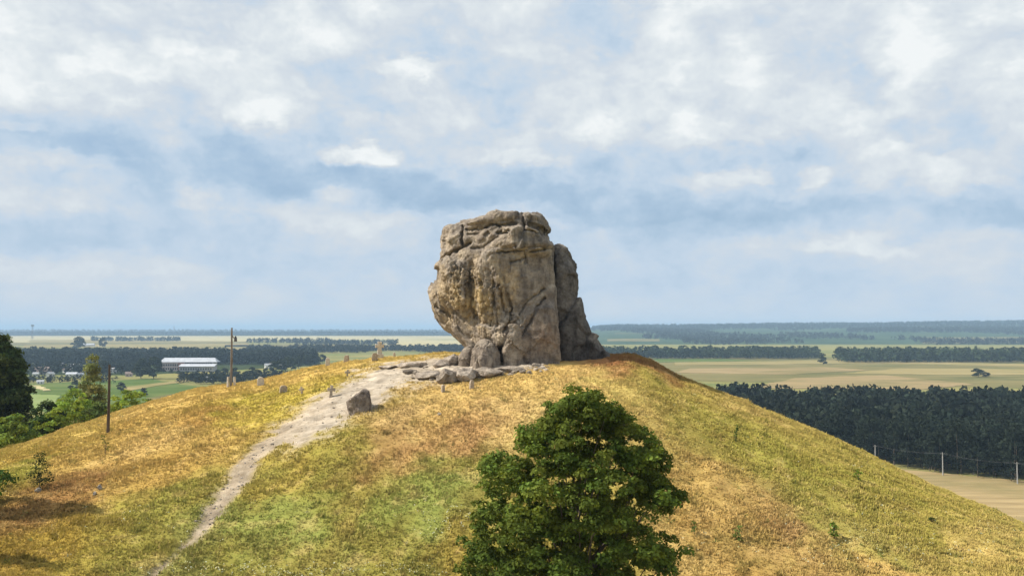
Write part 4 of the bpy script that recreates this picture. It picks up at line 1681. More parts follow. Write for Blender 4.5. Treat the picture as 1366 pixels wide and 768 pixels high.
def facets(co, size, seed, tilt=.35, off=.5):
    """broken planes: each cell of stone has its own level and tilt"""
    rng = np.random.default_rng(int(seed * 7) + 3)
    p = co + .30 * size * np.stack([fbm(co * .8 / size + 3 + i * 11, 2, .5) for i in range(3)], 1)
    lo, hi = p.min(0) - size, p.max(0) + size
    n = np.maximum(((hi - lo) / size).astype(int), 1) + 1
    g = np.stack(np.meshgrid(*[np.arange(k) for k in n], indexing='ij'), -1).reshape(-1, 3)
    S = (lo + g * size).reshape(*n, 3) + (rng.random((*n, 3)) - .5) * size * .9
    T = rng.normal(size=(*n, 3)) * tilt
    O = (rng.random(n) - .5) * off * size
    i0 = np.clip(((p - lo) / size).round().astype(int), 1, n - 2)
    bd = np.full(len(p), 1e9)
    val = np.zeros(len(p))
    for a in (-1, 0, 1):
        for b in (-1, 0, 1):
            for c in (-1, 0, 1):
                i = i0 + np.array([a, b, c])
                q = p - S[i[:, 0], i[:, 1], i[:, 2]]
                d = (q * q).sum(1)
                m = d < bd
                bd = np.where(m, d, bd)
                val = np.where(m, (q * T[i[:, 0], i[:, 1], i[:, 2]]).sum(1) + O[i[:, 0], i[:, 1], i[:, 2]], val)
    return val


def rough(co, nr, amp=1.0, seed=0.0, strata=0.0):
    n = 0.24 * fbm(co * 0.33 + seed, 3, 0.5) + 0.05 * fbm(co * 1.3 + seed, 4, 0.6)
    n = n + .30 * facets(co, 3.2, seed, .28, .10) + .16 * facets(co, 1.1, seed + 5, .3, .12)
    # weathered blocky relief: ridged noise
    rd = 1 - np.abs(fbm(co * np.array([.45, .45, .6]) + 7 + seed, 3, 0.55)) * 2
    n = n - 0.10 * np.clip(rd - 0.74, 0, 1) * 3.0
    n = n + 0.04 * fbm(co * 3.6 + seed, 3, 0.6) - .07 * np.clip(.82 - np.abs(fbm(co * np.array([1.5, 1.5, 1.1]) + seed + 60, 4, .6)) * 3.4, 0, 1) ** 3
    if strata:
        zz = co[:, 2] + 0.35 * fbm(co * 0.25 + seed, 2, 0.5) + 0.05 * co[:, 0]
        st = perlin(np.stack([zz * 1.1, zz * 0 + seed, zz * 0 + .5], 1)) + .5 * perlin(np.stack([zz * 2.9, zz * 0 + seed, zz * 0 + 3.5], 1))
        n = n + strata * st
    return co + nr * (amp * n)[:, None]


BEIGE = np.array([.54, .455, .36])
GREYB = np.array([.315, .288, .265])
OCHRE = np.array([.66, .50, .27])
PALE = np.array([.46, .40, .33])
REDB = np.array([.30, .20, .14])


def great_rock():
    x0, z0 = rp(683, 490)
    zb = float(hill(np.array([x0]), np.array([YR]))[0])
    root = thing('sandstone_rock', (x0, YR, zb), 'huge weathered sandstone rock standing on top of the hill', 'rock')
    loc = np.array([x0, YR, zb])
    xp = rp(692, 400)[0]
    fold = lambda x: .52 * np.maximum(xp - x, 0) + .28 * np.maximum(x - xp, 0)
    parts = []
    core = [(626, 520), (624, 466), (612, 454), (601, 444), (590, 428), (583, 410), (581, 392), (584, 372), (584, 352), (588, 338), (592, 325),
            (591, 312), (594, 303), (602, 298), (620, 296), (640, 291), (658, 284), (675, 282), (694, 285), (706, 287), (718, 290), (727, 300),
            (733, 314), (737, 328), (739, 360), (739, 420), (741, 470), (742, 520)]
    pillow(parts, core, YR + 1.2, 5.2, 4.0, fold=fold, n=140, rings=17, back=6.5)
    # left bulge over the undercut
    pillow(parts, [(583, 352), (590, 342), (606, 335), (626, 342), (634, 365), (634, 424), (622, 427), (610, 424), (600, 421), (590, 412), (581, 398), (583, 372)],
           YR + 0.4, 5.6, 2.6, fold=fold)
    pillow(parts, [(575, 386), (579, 375), (585, 371), (590, 385), (592, 408), (600, 424), (612, 440), (606, 446), (597, 440), (587, 427), (579, 412)], YR - .8, 2.4, 2.4, n=60, fold=fold)
    # shoulder: the big rounded middle bulge
    pillow(parts, [(629, 362), (632, 348), (642, 338), (656, 333), (690, 334), (722, 331), (735, 338), (739, 370), (739, 420), (735, 452), (690, 446), (660, 440), (640, 436), (631, 420)],
           YR - 0.55, 6.1, 2.9, fold=fold)
    # slab below the slanting joint
    pillow(parts, [(731, 381), (741, 379), (742, 430), (744, 515), (668, 515), (671, 462), (680, 440), (692, 424), (706, 402)], YR - .95, 5.9, 4.2, fold=lambda x: .10 * np.maximum(xp - x, 0) + .24 * np.maximum(x - xp, 0))
    # middle lump and caps
    pillow(parts, [(646, 334), (649, 324), (660, 317), (676, 306), (700, 305), (722, 309), (733, 320), (735, 333), (700, 337), (665, 338)], YR + 1.05, 5.5, 4.0, fold=fold)
    pillow(parts, [(590, 344), (590, 313), (595, 302), (606, 298), (614, 301), (617, 318), (612, 333)], YR + 1.9, 4.6, 4.5, fold=fold, n=60, smooth=1)
    pillow(parts, [(618, 303), (640, 297), (655, 290), (658, 284), (676, 281), (692, 284), (694, 297), (676, 300), (650, 304), (625, 306)], YR + 1.6, 5.0, 5.0, fold=fold, smooth=1)
    pillow(parts, [(698, 303), (698, 287), (706, 286), (718, 289), (728, 301), (732, 312), (716, 309)], YR + 1.0, 4.6, 5.0, fold=fold, n=60, smooth=1)
    # ragged lower middle
    pillow(parts, [(634, 430), (650, 428), (680, 428), (684, 445), (676, 470), (668, 470), (652, 452), (640, 452)], YR - .8, 5.0, 2.6, fold=fold, n=60)
    co, nr, faces = remesh(parts, 0.088)
    # the weathered mass is broken along a few broad planes that meet in edges
    def cut(co, A, n, w, keep=.12):
        n = np.array(n, float)
        n /= np.linalg.norm(n)
        q = (co - np.array(A)) @ n + .25 * fbm(co * .30 + 90, 3, .55)
        return co - (w * np.maximum(q, 0) * (1 - keep))[:, None] * n
    one = np.ones(len(co))
    z_of = lambda v: rp(683, v)[1]
    low = sstep(z_of(332), z_of(346), co[:, 2])
    co = cut(co, (xp, YR - 5.55, 0), (-.55, -.84, -.04), low)
    co = cut(co, (xp, YR - 5.55, 0), (.20, -.98, .05), low * sstep(z_of(452), z_of(415), co[:, 2] - .35 * co[:, 0]) * .9 + .0)
    co = cut(co, (xp, YR - 5.95, 0), (.20, -.98, .03), one)
    co = cut(co, (xp, YR - 5.35, z_of(342)), (-.10, -.90, .42), one)
    co = cut(co, (xp + 2.5, YR - 4.9, z_of(318)), (.42, -.74, .52), one)
    co = cut(co, (rp(600, 0)[0], YR - 1.0, z_of(320)), (-.80, -.52, .30), one)
    co = cut(co, (xp, YR - 2.0, z_of(284)), (-.16, -.12, .98), one)
    A, B, C = np.array([rp(599, 0)[0], YR - .9, z_of(421)]), np.array([rp(641, 0)[0], YR - 3.2, z_of(427)]), np.array([rp(626, 0)[0], YR - .4, z_of(457)])
    nU = np.cross(B - A, C - A)
    nU = nU if nU[1] < 0 else -nU
    co = cut(co, A, nU, sstep(rp(664, 0)[0], rp(640, 0)[0], co[:, 0]) * sstep(z_of(415), z_of(424), co[:, 2]))
    sx, sz = screen_xz(co)
    front = sstep(0.25, -0.2, nr[:, 1]) * sstep(YR + 2.5, YR + 0.5, co[:, 1] - fold(co[:, 0]) * .9)
    top = sstep(rp(0, 340)[1], rp(0, 322)[1], sz)
    calm = sstep(rp(684, 0)[0], rp(698, 0)[0], sx + .5 * fbm(co * .5, 2, .5)) * sstep(rp(0, 335)[1], rp(0, 350)[1], sz) * front
    d = (rough(co, nr, 1.0, 0.0) - co) * (1 - .55 * np.maximum(calm, np.clip(1.3 * gauss(sx, sz, 618, 444, 20, 18), 0, 1)))[:, None]
    # bedding in the upper part
    zz = co[:, 2] + .4 * fbm(co * .22, 2, .5) - 0.10 * co[:, 0]
    st = perlin(np.stack([zz * 1.25, zz * 0 + .3, zz * 0 + .5], 1)) + .6 * perlin(np.stack([zz * 3.1, zz * 0 + 4.3, zz * 0 + 3.5], 1))
    d += nr * (np.array([1, 1, .3])[None]) * (0.17 * top * st)[:, None]
    grooves = [  # (line, width, depth)
        ([(586, 347), (597, 341), (612, 331), (624, 323)], .30, .85),
        ([(617, 300), (616, 312), (615, 324)], .22, .75),
        ([(622, 306), (636, 305), (648, 303)], .20, .5), ([(648, 303), (662, 300), (676, 301), (688, 298)], .22, .6),
        ([(625, 312), (636, 311)], .26, .5), ([(647, 313), (652, 311)], .22, .5), ([(664, 311), (679, 308)], .22, .5),
        ([(628, 331), (646, 332), (650, 324), (662, 317), (679, 306)], .26, .42),
        ([(664, 340), (695, 337), (726, 333)], .20, .55), ([(682, 352), (700, 347)], .16, .4),
        ([(628, 350), (626, 362), (624, 376), (629, 388), (630, 405), (632, 422)], .22, .50),
        ([(660, 374), (661, 394), (660, 410)], .22, .6), ([(667, 380), (668, 398), (671, 414)], .20, .55), ([(676, 392), (680, 412), (681, 428), (674, 444)], .20, .5),
        ([(696, 285), (698, 296), (700, 306)], .20, .8), ([(700, 306), (717, 309), (729, 311)], .14, .35),
        ([(700, 340), (702, 352)], .16, .4),
        ([(726, 383), (704, 403), (693, 424), (681, 438)], .20, .40),
        ([(728, 396), (718, 409), (710, 424), (697, 447)], .18, .42),
        ([(599, 422), (611, 436), (625, 452)], .22, .35), ([(582, 408), (599, 423)], .26, .5),
        ([(668, 462), (669, 476), (668, 492)], .42, 1.1),
        ([(699, 478), (703, 486), (708, 492)], .35, .35),
    ]
    wob = .18 * fbm(co * .9, 4, .6)
    wob2 = .18 * fbm(co * .9 + 40, 4, .6)
    for line, w, dep in grooves:
        q = seg_dist(sx + wob, sz + wob2, line)
        g = np.exp(-(q / (w * .62)) ** 2) * dep * 1.25 * front
        d += np.array([0, 1.0, 0])[None] * g[:, None] * .9
    # pitted, fluted band on the lit side
    pit = np.clip(gauss(sx, sz, 612, 372, 26, 20) + gauss(sx, sz, 645, 385, 34, 36) + .8 * gauss(sx, sz, 664, 425, 24, 30) + .5 * gauss(sx, sz, 600, 400, 18, 25), 0, 1) * front
    fl = fbm(co * np.array([1.9, 1.9, .40]) + 3, 4, .6)
    ho = fbm(co * np.array([3.4, 3.4, 1.9]) + 30, 3, .6)
    d += nr * (-pit * (.55 * np.clip(fl - .08, 0, 1) + .70 * np.clip(ho - .20, 0, 1)))[:, None]
    # deeper pockets above the pitted band
    pk = front * np.clip(gauss(sx, sz, 618, 368, 24, 14) + gauss(sx, sz, 640, 371, 10, 10), 0, 1)
    d += np.array([0, 1, 0])[None] * (pk * .8 * np.clip(fbm(co * 1.9 + 70, 3, .6) - .12, 0, 1))[:, None]
    co2 = co + d
    # ------- stains of the stone, plus lit left and shaded right put into the colour
    n1 = fbm(co * .5 + 5, 4, .6)
    n2 = fbm(co * np.array([.9, .9, .25]) + 15, 4, .6)
    c = np.repeat(BEIGE[None], len(co), 0)
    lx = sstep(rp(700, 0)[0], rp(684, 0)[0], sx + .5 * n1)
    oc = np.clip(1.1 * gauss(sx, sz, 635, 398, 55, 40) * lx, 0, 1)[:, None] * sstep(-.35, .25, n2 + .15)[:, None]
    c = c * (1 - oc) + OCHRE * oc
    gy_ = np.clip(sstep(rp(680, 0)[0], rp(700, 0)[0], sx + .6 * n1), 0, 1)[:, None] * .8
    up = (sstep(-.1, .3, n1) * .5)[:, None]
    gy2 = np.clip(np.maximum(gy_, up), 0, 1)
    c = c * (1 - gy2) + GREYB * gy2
    st2 = (sstep(.05, .45, fbm(co * np.array([1.1, 1.1, .16]) + 55, 4, .6)) * sstep(rp(0, 430)[1], rp(0, 330)[1], sz) * sstep(rp(640, 0)[0], rp(690, 0)[0], sx) * .6)[:, None]
    c = c * (1 - st2) + np.array([.13, .125, .12]) * st2
    lowr = np.clip(1.2 * gauss(sx, sz, 712, 450, 40, 45), 0, 1)[:, None] * gy_
    c = c * (1 - lowr * .8) + np.array([.32, .25, .19]) * lowr * .8
    rb = (np.clip(gauss(sx, sz, 728, 440, 12, 45), 0, 1) * sstep(-.1, .3, n2) * .5)[:, None]
    c = c * (1 - rb) + REDB * rb
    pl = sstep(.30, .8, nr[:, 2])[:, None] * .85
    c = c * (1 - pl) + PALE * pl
    # pale veins, and sunlit highlights painted along the slanting edge and the ledge
    for line, w in (([(700, 306), (717, 309), (729, 310)], .12), ([(696, 287), (700, 305)], .14), ([(724, 384), (700, 406), (690, 428)], .2), ([(684, 336), (726, 333)], .22)):
        q = np.exp(-(seg_dist(sx + wob * .5, sz + wob2 * .5, line) / w) ** 2)[:, None] * .7
        c = c * (1 - q) + PALE * q
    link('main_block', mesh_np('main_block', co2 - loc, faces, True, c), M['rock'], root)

    def part(name, polys, voxel, colour, seed, amp=.8, extra=None):
        pl_ = []
        for kw in polys:
            pillow(pl_, **kw)
        co, nr, faces = remesh(pl_, voxel)
        co2 = rough(co, nr, amp, seed)
        if extra:
            co2 = extra(co, nr, co2)
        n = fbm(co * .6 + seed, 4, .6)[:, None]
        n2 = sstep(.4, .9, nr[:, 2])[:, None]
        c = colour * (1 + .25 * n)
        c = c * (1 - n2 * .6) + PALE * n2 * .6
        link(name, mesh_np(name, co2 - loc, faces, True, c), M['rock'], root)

    part('side_pillar', [dict(poly=[(737, 500), (737, 420), (738, 350), (739, 327), (747, 320), (757, 323), (767, 334), (773, 351), (776, 372), (775, 395), (770, 420), (768, 500)],
                              y=YR + 4.7, d=3.4, p=3.4, ax=.35, back=4.0)], .125, GREYB * .66, 12.0, .7)

    def foot_extra(co, nr, c2):
        sx, sz = screen_xz(co)
        q = np.exp(-(seg_dist(sx, sz, [(746, 430), (755, 412), (768, 398)]) / .25) ** 2) * .5
        return c2 + np.array([0, 1, 0])[None] * q[:, None]
    part('pillar_foot', [dict(poly=[(741, 510), (743, 430), (757, 410), (768, 397), (778, 393), (781, 408), (786, 426), (791, 442), (793, 510)], y=YR + 3.9, d=3.5, p=3.2, ax=.30, back=4.0),
                         dict(poly=[(780, 510), (784, 446), (796, 447), (804, 455), (812, 468), (824, 482), (830, 510)], y=YR + 3.4, d=3.0, p=2.6, ax=.3)], .125, GREYB * .60, 22.0, .7, foot_extra)

    def flutes(co, nr, c2):
        f = fbm(co * np.array([1.6, 1.6, .3]) + 9, 3, .6)
        return c2 - nr * (np.array([1, 1, .2]))[None] * (.5 * np.clip(f, 0, 1))[:, None]
    part('foot_block', [dict(poly=[(628, 505), (629, 474), (633, 460), (640, 453), (649, 449), (660, 455), (667, 466), (670, 505)], y=YR - 3.0, d=2.9, p=2.6, n=60)], .08, np.array([.44, .37, .30]), 31.0, .7, flutes)
    part('wedge_block', [dict(poly=[(610, 500), (612, 474), (619, 464), (628, 461), (634, 472), (634, 500)], y=YR - 1.5, d=2.0, p=2.6, n=50)], .08, np.array([.38, .32, .26]), 37.0, .7)


great_rock()

# ------------------------------------------------------------------ loose boulders
def ico(sub=4):
    import bmesh
    bm = bmesh.new()
    bmesh.ops.create_icosphere(bm, subdivisions=sub, radius=1.0)
    v = np.array([p.co[:] for p in bm.verts])
    f = np.array([[q.index for q in p.verts] for p in bm.faces])
    bm.free()
    return v, f


ICO5 = ico(5)


def boulder(u, v, w_px, h_px, depth, label, seed, colour, cuts=16, name='boulder', cat='boulder', rz=0.0, sink=0.27, planes=(), sharp=.78, dark=None, YY=None):
    x, y, z = on_hill(u, v) if YY is None else (*[q for q in at(u, v, YY)[:2]], 0)
    if YY is not None:
        z = float(hill(np.array([x]), np.array([YY]))[0])
    rng = np.random.default_rng(seed)
    V, F = ICO5
    p = V.copy()
    ns = rng.normal(size=(cuts, 3))
    ns /= np.linalg.norm(ns, axis=1)[:, None]
    ns = list(ns) + [np.array(q[:3]) / np.linalg.norm(q[:3]) for q in planes]
    ds = list(sharp - .16 + .22 * rng.random(cuts)) + [q[3] for q in planes]
    for n, d in zip(ns, ds):
        s = p @ n
        p = p - np.where(s > d, s - d, 0)[:, None] * n[None]
    sc = np.array([.5 * w_px / FPX * y, depth * .5, h_px / FPX * y * .5 / (1 - sink)])
    p = p / np.abs(p).max(0) * sc
    nrm = V
    wn = p + seed * 3.7
    p = p + nrm * (.10 * fbm(wn * 1.2, 4, .55) + .05 * fbm(wn * 3.5, 3, .6))[:, None] * min(1.0, sc.min() * 1.2)
    p[:, 2] += sc[2] * (1 - 2 * sink)
    n = fbm(wn * 1.1 + 3, 4, .6)[:, None]
    c = np.array(colour) * (1 + .3 * n)
    o = link(name, mesh_np(name, p, F, True, c), M['rock'], None, (x, y, z))
    o.rotation_euler = (0, 0, rz)
    return tag(o, label, cat)


RC = np.array([.52, .45, .375])
boulder(480, 548, 36, 31, 2.6, 'lone blocky boulder beside the stony path with a slanting top', 5, np.array([.38, .32, .27]), cuts=4, rz=.15,
        planes=[(-.55, 0, .83, .62), (1, -.05, .1, .72), (0, -1, .15, .7), (-1, -.2, -.2, .85)], sharp=.86)
boulder(598, 509, 34, 19, 3.0, 'dark-faced boulder at the left end of the rubble below the rock', 8, RC * .85, rz=.3, cuts=14, planes=[(.5, -.85, .1, .62)])
boulder(572, 504, 36, 10, 2.6, 'low pale boulder left of the dark-faced boulder', 9, RC * 1.05, rz=-.2)
boulder(618, 505, 34, 17, 3.4, 'pale smooth slab leaning between the rubble boulders', 10, RC * 1.2, cuts=12, planes=[(.1, -.7, .7, .55)])
boulder(650, 501, 44, 11, 2.6, 'flat ledge of stone under the fluted foot of the rock', 11, RC, cuts=14)
boulder(683, 496, 42, 8, 2.2, 'thin stone ledge at the front of the rock base', 12, RC * .95, cuts=14)
boulder(606, 485, 28, 13, 2.6, 'upper boulder of the rubble heap left of the rock', 13, RC * .95)
boulder(588, 488, 26, 9, 2.4, 'rounded boulder half sunk beside the bare ground', 14, RC)
boulder(551, 488, 46, 8, 3.2, 'wide flat stone slab on the bare ground left of the rock', 15, RC * 1.25, cuts=12, planes=[(0, 0, 1, .35)])
boulder(548, 497, 22, 5, 1.4, 'low dark stone in the middle of the bare ground', 16, RC * .5)
boulder(520, 490, 30, 4, 2.4, 'flat pale stone slab at the top of the path', 17, RC * 1.15, planes=[(0, 0, 1, .4)])
boulder(633, 503, 12, 12, 1.2, 'small dark stone between the slab and the ledge', 18, RC * .6)
boulder(716, 490, 14, 6, 1.0, 'small stone at the foot of the smooth rock face', 19, RC * .8)
boulder(51, 656, 8, 6, .5, 'small white stone under the lone dark shrub', 20, np.array([.6, .57, .5]), name='stone', cat='stone')
boulder(133, 652, 6, 7, .5, 'small white stone at the right end of the shaded brown patch', 22, np.array([.62, .58, .52]), name='stone', cat='stone')
boulder(126, 660, 5, 5, .4, 'tiny pale stone below the white stone on the shaded brown patch', 24, np.array([.55, .5, .42]), name='stone', cat='stone')
boulder(586, 553, 6, 3, .4, 'tiny pale stone in the golden grass below the rubble', 25, np.array([.6, .55, .46]), name='stone', cat='stone')

def rubble():
    rng = np.random.default_rng(9)
    V0, F0 = ico(1)
    n = 1500
    i = rng.integers(2, len(PATH) - 1, n)
    t = rng.random(n)
    c = PATH[i] + (PATH[np.minimum(i + 1, len(PATH) - 1)] - PATH[i]) * t[:, None]
    x = c[:, 0] + rng.normal(size=n) * c[:, 2] * .6
    y = c[:, 1] + rng.normal(size=n) * c[:, 2] * .8
    k = path_mask(x, y) > .25 + .5 * rng.random(n)
    x, y = x[k], y[k]
    n = len(x)
    z = hill(x, y)
    s = .025 + .10 * rng.random(n) ** 5
    J = 1 + .35 * (rng.random((n, len(V0), 3)) - .5)
    P = V0[None] * J * s[:, None, None] * np.array([1, 1, .6]) + np.stack([x, y, z], 1)[:, None, :]
    F = F0[None] + (np.arange(n) * len(V0))[:, None, None]
    col = np.repeat((np.array([.60, .53, .45]) * (.6 + .7 * rng.random((n, 1))))[:, None, :], len(V0), 1)
    me = None
    m = 420
    i = rng.random(m)
    foot = [on_hill(u, v)[:2] for u, v in ((560, 497), (590, 506), (618, 505), (650, 502), (690, 497), (725, 492))]
    fx, fy = np.array([q[0] for q in foot]), np.array([q[1] for q in foot])
    q = i * (len(foot) - 1)
    x2 = np.interp(q, range(len(foot)), fx) + rng.normal(size=m) * .7
    y2 = np.interp(q, range(len(foot)), fy) + np.abs(rng.normal(size=m)) * 1.8 - .5
    z2 = hill(x2, y2)
    s2 = .06 + .26 * rng.random(m) ** 3
    J2 = 1 + .6 * (rng.random((m, len(V0), 3)) - .5)
    P2 = V0[None] * J2 * s2[:, None, None] * np.array([1.2, 1, .7]) + np.stack([x2, y2, z2 + s2 * .2], 1)[:, None, :]
    P = np.concatenate([P, P2])
    F = np.concatenate([F, F0[None] + ((n + np.arange(m)) * len(V0))[:, None, None]])
    col = np.concatenate([col, np.repeat((np.array([.55, .475, .39]) * (.6 + .6 * rng.random((m, 1))))[:, None, :], len(V0), 1)])
    me = mesh_np('rubble', P.reshape(-1, 3), F.reshape(-1, 3), False, col.reshape(-1, 3))
    tag(link('rubble', me, M['rock']), 'loose stones strewn over the pale path', None, None, 'stuff')


rubble()

# ------------------------------------------------------------------ old stone crosses and grave markers
def worn(me, seed, amp=.03):
    n = len(me.vertices)
    co = np.empty(n * 3, np.float32)
    me.vertices.foreach_get('co', co)
    co = co.reshape(-1, 3).astype(float)
    co += amp * np.stack([perlin(co * 4 + seed), perlin(co * 4 + seed + 9), perlin(co * 4 + seed + 19)], 1)
    me.vertices.foreach_set('co', co.astype(np.float32).ravel())
    me.update()
    return me


def outline_solid(name, pts, t, seed):
    """a stone cut to an outline (x, z), t thick, with bevelled edges"""
    import bmesh
    bm = bmesh.new()
    vs = [bm.verts.new((x, -t / 2, z)) for x, z in pts]
    f = bm.faces.new(vs)
    r = bmesh.ops.extrude_face_region(bm, geom=[f])
    for e in r['geom']:
        if isinstance(e, bmesh.types.BMVert):
            e.co.y += t
    bmesh.ops.recalc_face_normals(bm, faces=bm.faces[:])
    bmesh.ops.bevel(bm, geom=bm.edges[:], offset=t * .12, segments=1, affect='EDGES')
    me = bpy.data.meshes.new(name)
    bm.to_mesh(me)
    bm.free()
    return worn(me, seed, .02)


def stone_cross(u, v, h_px, label, seed, mat='old_stone', rz=0.0, tilt=0.0, plinth=False, group='old stone crosses around the rock'):
    x, y, z = on_hill(u, v)
    H = 1.15 * h_px / FPX * y
    t = thing('stone_cross', (x, y, z), label, 'cross', group, rz)
    t.rotation_euler = (0, tilt, rz)
    b = .30 * H if plinth else 0.0
    if plinth:
        m = MB()
        m.box(-.22 * H, .22 * H, -.2 * H, .2 * H, -.2, b)
        link('plinth', worn(m.mesh('plinth'), seed, .04), M[mat], t)
    S = H - b
    w = .13 * H
    a = .34 * S if not plinth else .26 * H
    z1, z2 = b + S * .52, b + S * .76
    pts = [(-w * 1.1, b - .15), (w * 1.1, b - .15), (w * .85, z1), (a, z1 - .03 * H), (a, z2 + .03 * H), (w * .8, z2), (w * 1.05, H), (-w * 1.05, H), (-w * .8, z2), (-a, z2 + .03 * H), (-a, z1 - .03 * H), (-w * .85, z1)]
    link('shaft', outline_solid('shaft', pts, .16 * H + .05, seed), M[mat], t)
    return t


def grave(u, v, w_px, h_px, label, seed, mat='old_stone', rz=0.0, tilt=0.0):
    x, y, z = on_hill(u, v)
    H, W = 1.15 * h_px / FPX * y, 1.15 * w_px / FPX * y
    pts = [(-W / 2, -.2), (W / 2, -.2), (W * .47, H * .7), (W * .3, H * .95), (0, H), (-W * .33, H * .93), (-W * .48, H * .66)]
    me = outline_solid('gravestone', pts, .22 + .1 * H, seed)
    o = link('gravestone', me, M[mat], None, (x, y, z))
    o.rotation_euler = (0, tilt, rz)
    return tag(o, label, 'gravestone', 'weathered grave markers on the hill')


stone_cross(506, 478.5, 20, 'tall pale stone cross on the crest left of the rock', 3, 'pale_stone', .2, .02, True)
grave(500, 480.5, 7, 9, 'dark gravestone at the foot of the tall pale cross', 4, rz=.2)
stone_cross(441, 529, 13, 'leaning stone cross just left of the lone boulder and path', 5, rz=.3, tilt=.10)
stone_cross(403, 526, 9, 'small dark cross left of the leaning cross', 6, rz=-.3, tilt=-.12)
grave(378, 523, 9, 8, 'squat two-toned gravestone farthest left below the crest', 7, rz=.4, tilt=.05)
stone_cross(463, 503, 9, 'dark cross standing alone in gold grass above the path', 8, rz=.2, tilt=.08)
grave(348, 514, 8, 10, 'pale gravestone on the crest right of the grey pole', 9, 'pale_stone', .3, -.05)
grave(437, 488, 5, 10, 'pale upright gravestone on the crest behind the gold grass', 10, 'pale_stone', .2)
grave(462, 483.5, 6, 9, 'pale and brown gravestone on the crest nearer the tall cross', 11, 'old_stone', -.2, .06)
grave(526, 476.5, 3, 6, 'tiny pale gravestone right of the tall pale cross', 12, 'pale_stone')
grave(591, 522, 4, 8, 'short dark marker in the grass below the dark-faced boulder', 13, rz=.5)
grave(629, 518, 5, 10, 'rounded dark marker in the grass below the rock', 14, rz=.4, tilt=.04)

# ------------------------------------------------------------------ grass and flowers
def grass():
    rng = np.random.default_rng(77)
    n = 215000
    # denser where the slope faces the camera
    k = rng.uniform(-0.72, 0.72, n)
    yb = np.interp(k, _kt, T_YB)
    yc = np.interp(k, _kt, T_YC)
    t = rng.random(n)
    y = (yb - 3) + t * (yc + 3 - yb)
    x = k * y
    pm = path_mask(x, y)
    keep = rng.random(n) > pm * 1.15
    # not inside the rock
    keep &= ~((x > rp(618, 0)[0]) & (x < rp(806, 0)[0]) & (y > YR - 4.2) & (y < YR + 8))
    x, y = x[keep], y[keep]
    n = len(x)
    z = hill(x, y)
    c = turf_col(x, y)
    tus = np.clip(1 - np.abs(fbm2(x, y, .9, 2, .5, 141.0)) * 0 , 0, 1) * sstep(.42, .62, fbm2(x, y, .85, 2, .5, 141.0))
    c = c * (1 - .20 * tus[:, None] * np.array([1, .72, .9]))
    tall = np.clip(0.8 + .9 * tus + .8 * fbm2(x, y, .25, 3, .55, 101.0) + .4 * fbm2(x, y, 1.0, 2, .5, 55.0), .25, 1.9)
    B = 4
    V = np.zeros((n, B, 3, 3))
    for b in range(B):
        a = rng.random(n) * 6.283
        ln = rng.random(n) ** .7
        h = (.09 + .13 * rng.random(n)) * tall
        ox, oy = (rng.random(n) - .5) * .26, (rng.random(n) - .5) * .26
        w = .024 + .032 * rng.random(n)
        ca, sa = np.cos(a), np.sin(a)
        bx, by = x + ox, y + oy
        V[:, b, 0] = np.stack([bx - w * ca, by - w * sa, z - .03], 1)
        V[:, b, 1] = np.stack([bx + w * ca, by + w * sa, z - .03], 1)
        V[:, b, 2] = np.stack([bx + ln * h * .75 * sa + .10 * h, by - ln * h * .75 * ca, z + h * (1 - .3 * ln)], 1)
    cc = np.repeat(c[:, None, :], B, 1) * (1 + .2 * (rng.random((n, B, 1)) - .5))
    straw = (rng.random((n, B, 1)) < .16)
    cc = np.where(straw, cc * .5 + .5 * np.array(srgb(222, 190, 125)) * .8, cc)
    cc = np.repeat(cc[:, :, None, :], 3, 2)
    # taller dark tussocks standing out of the sward
    me = mesh_np('grass', V.reshape(-1, 3), np.arange(n * B * 3).reshape(-1, 3), False, np.clip(cc.reshape(-1, 3), .003, .9))
    tag(link('grass', me, M['grass']), 'dry golden and green grass covering the hill', None, None, 'stuff')


grass()


def weeds():
    rng = np.random.default_rng(15)
    n = 1500
    k = rng.uniform(-.7, .7, n)
    yb, yc = np.interp(k, _kt, T_YB), np.interp(k, _kt, T_YC)
    y = yb - 2 + rng.random(n) ** 1.2 * (yc - yb + 2)
    x = k * y
    dens = sstep(-.1, .5, fbm2(x, y, .12, 3, .5, 71.0)) * .8 + .2
    keep = (rng.random(n) < dens) & (path_mask(x, y) < .1)
    keep &= ~((x > rp(618, 0)[0]) & (x < rp(806, 0)[0]) & (y > YR - 4.6) & (y < YR + 8))
    x, y = x[keep], y[keep]
    z = hill(x, y)
    pal = np.array([[.10, .13, .035], [.16, .19, .05], [.22, .24, .07], [.20, .12, .055], [.42, .38, .20], [.13, .11, .04]])
    V, F, C = [], [], []
    n0 = 0
    for xx, yy, zz in zip(x, y, z):
        r = .09 + .20 * rng.random() ** 2
        m = 9 + int(rng.random() * 8)
        p = rng.normal(size=(m, 3)) * np.array([r * .6, r * .6, r * .55]) + np.array([xx, yy, zz + r * .75])
        nr = rng.normal(size=(m, 3)) + np.array([0, 0, .5])
        nr /= np.linalg.norm(nr, axis=1)[:, None]
        v, f = leaf_quads(p, nr, (.035 + .035 * rng.random(m)) * (1 + r), .4, rng)
        V.append(v)
        F.append(f + n0)
        n0 += len(v)
        c = pal[rng.integers(len(pal))] * (.8 + .4 * rng.random())
        C.append(np.repeat(c[None] * (.8 + .4 * rng.random((m, 1))), 4, 0))
    me = mesh_np('weeds', np.concatenate(V), np.concatenate(F), False, np.concatenate(C))
    tag(link('weeds', me, M['grass']), 'low weeds and herbs scattered through the grass', None, None, 'stuff')


weeds()


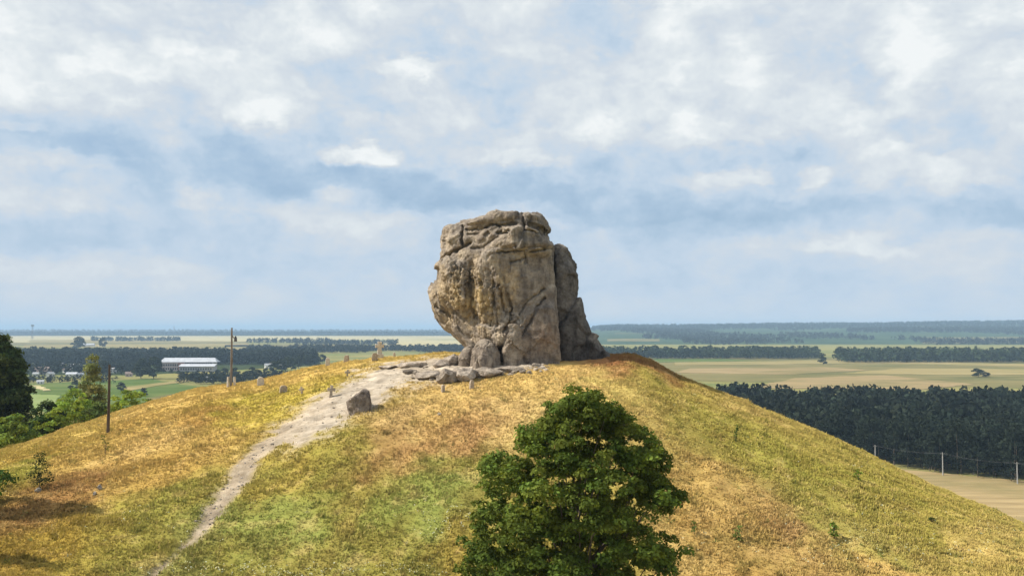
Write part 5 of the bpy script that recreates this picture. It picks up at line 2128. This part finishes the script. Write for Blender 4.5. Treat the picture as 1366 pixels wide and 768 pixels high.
def flowers():
    rng = np.random.default_rng(5)
    P = []
    for (u, v, su, sv, n) in ((580, 700, 22, 12, 90), (620, 690, 16, 10, 40), (330, 764, 40, 5, 110), (430, 765, 70, 5, 160), (250, 766, 40, 4, 60), (560, 760, 60, 6, 80), (1190, 735, 70, 12, 180),
                              (1320, 700, 26, 14, 70), (940, 730, 20, 10, 30), (1000, 620, 70, 25, 80), (920, 540, 14, 5, 14), (200, 690, 60, 20, 60), (1150, 690, 90, 20, 90)):
        for _ in range(n):
            uu, vv = u + rng.normal() * su, v + rng.normal() * sv
            if vv < 772 and rng.random() < .45:
                P.append((uu, vv))
    X = []
    for uu, vv in P:
        x, y = hit_base(uu, vv)
        X.append((x, y))
    X = np.array(X)
    z = hill(X[:, 0], X[:, 1])
    V, C = [], []
    for (x, y), zz in zip(X, z):
        for q in range(3):
            c = np.array([x + rng.normal() * .08, y + rng.normal() * .08, zz + .16 + .14 * rng.random()])
            V.append(c)
    V = np.array(V)
    nr = rng.normal(size=V.shape) * .5 + np.array([0, -.3, 1])
    nr /= np.linalg.norm(nr, axis=1)[:, None]
    v, f = leaf_quads(V, nr, .022 + .03 * rng.random(len(V)), .9, rng)
    c = np.where(rng.random((len(V), 1)) < .6, np.array([[.55, .56, .40]]), np.array([[.55, .50, .18]]))
    me = mesh_np('wildflowers', v, f, False, np.repeat(c, 4, 0))
    tag(link('wildflowers', me, M['grass']), 'specks of white and yellow wildflowers in the grass', None, None, 'stuff')


flowers()

# ------------------------------------------------------------------ haze
def haze():
    m = bpy.data.materials.new('haze_air')
    m.use_nodes = True
    nt = m.node_tree
    nt.nodes.clear()
    out = nt.nodes.new('ShaderNodeOutputMaterial')
    pv = nt.nodes.new('ShaderNodeVolumePrincipled')
    pv.inputs['Color'].default_value = (.53, .76, 1.0, 1)
    pv.inputs['Density'].default_value = 1.15e-4
    pv.inputs['Density Attribute'].default_value = ''
    nt.links.new(pv.outputs[0], out.inputs['Volume'])
    b = MB()
    b.box(-62000, 62000, -62000, 62000, -4.5, 125.0)
    o = link('haze', b.mesh('haze'), m)
    tag(o, 'thin blue summer haze over the plain', None, None, 'stuff')


haze()
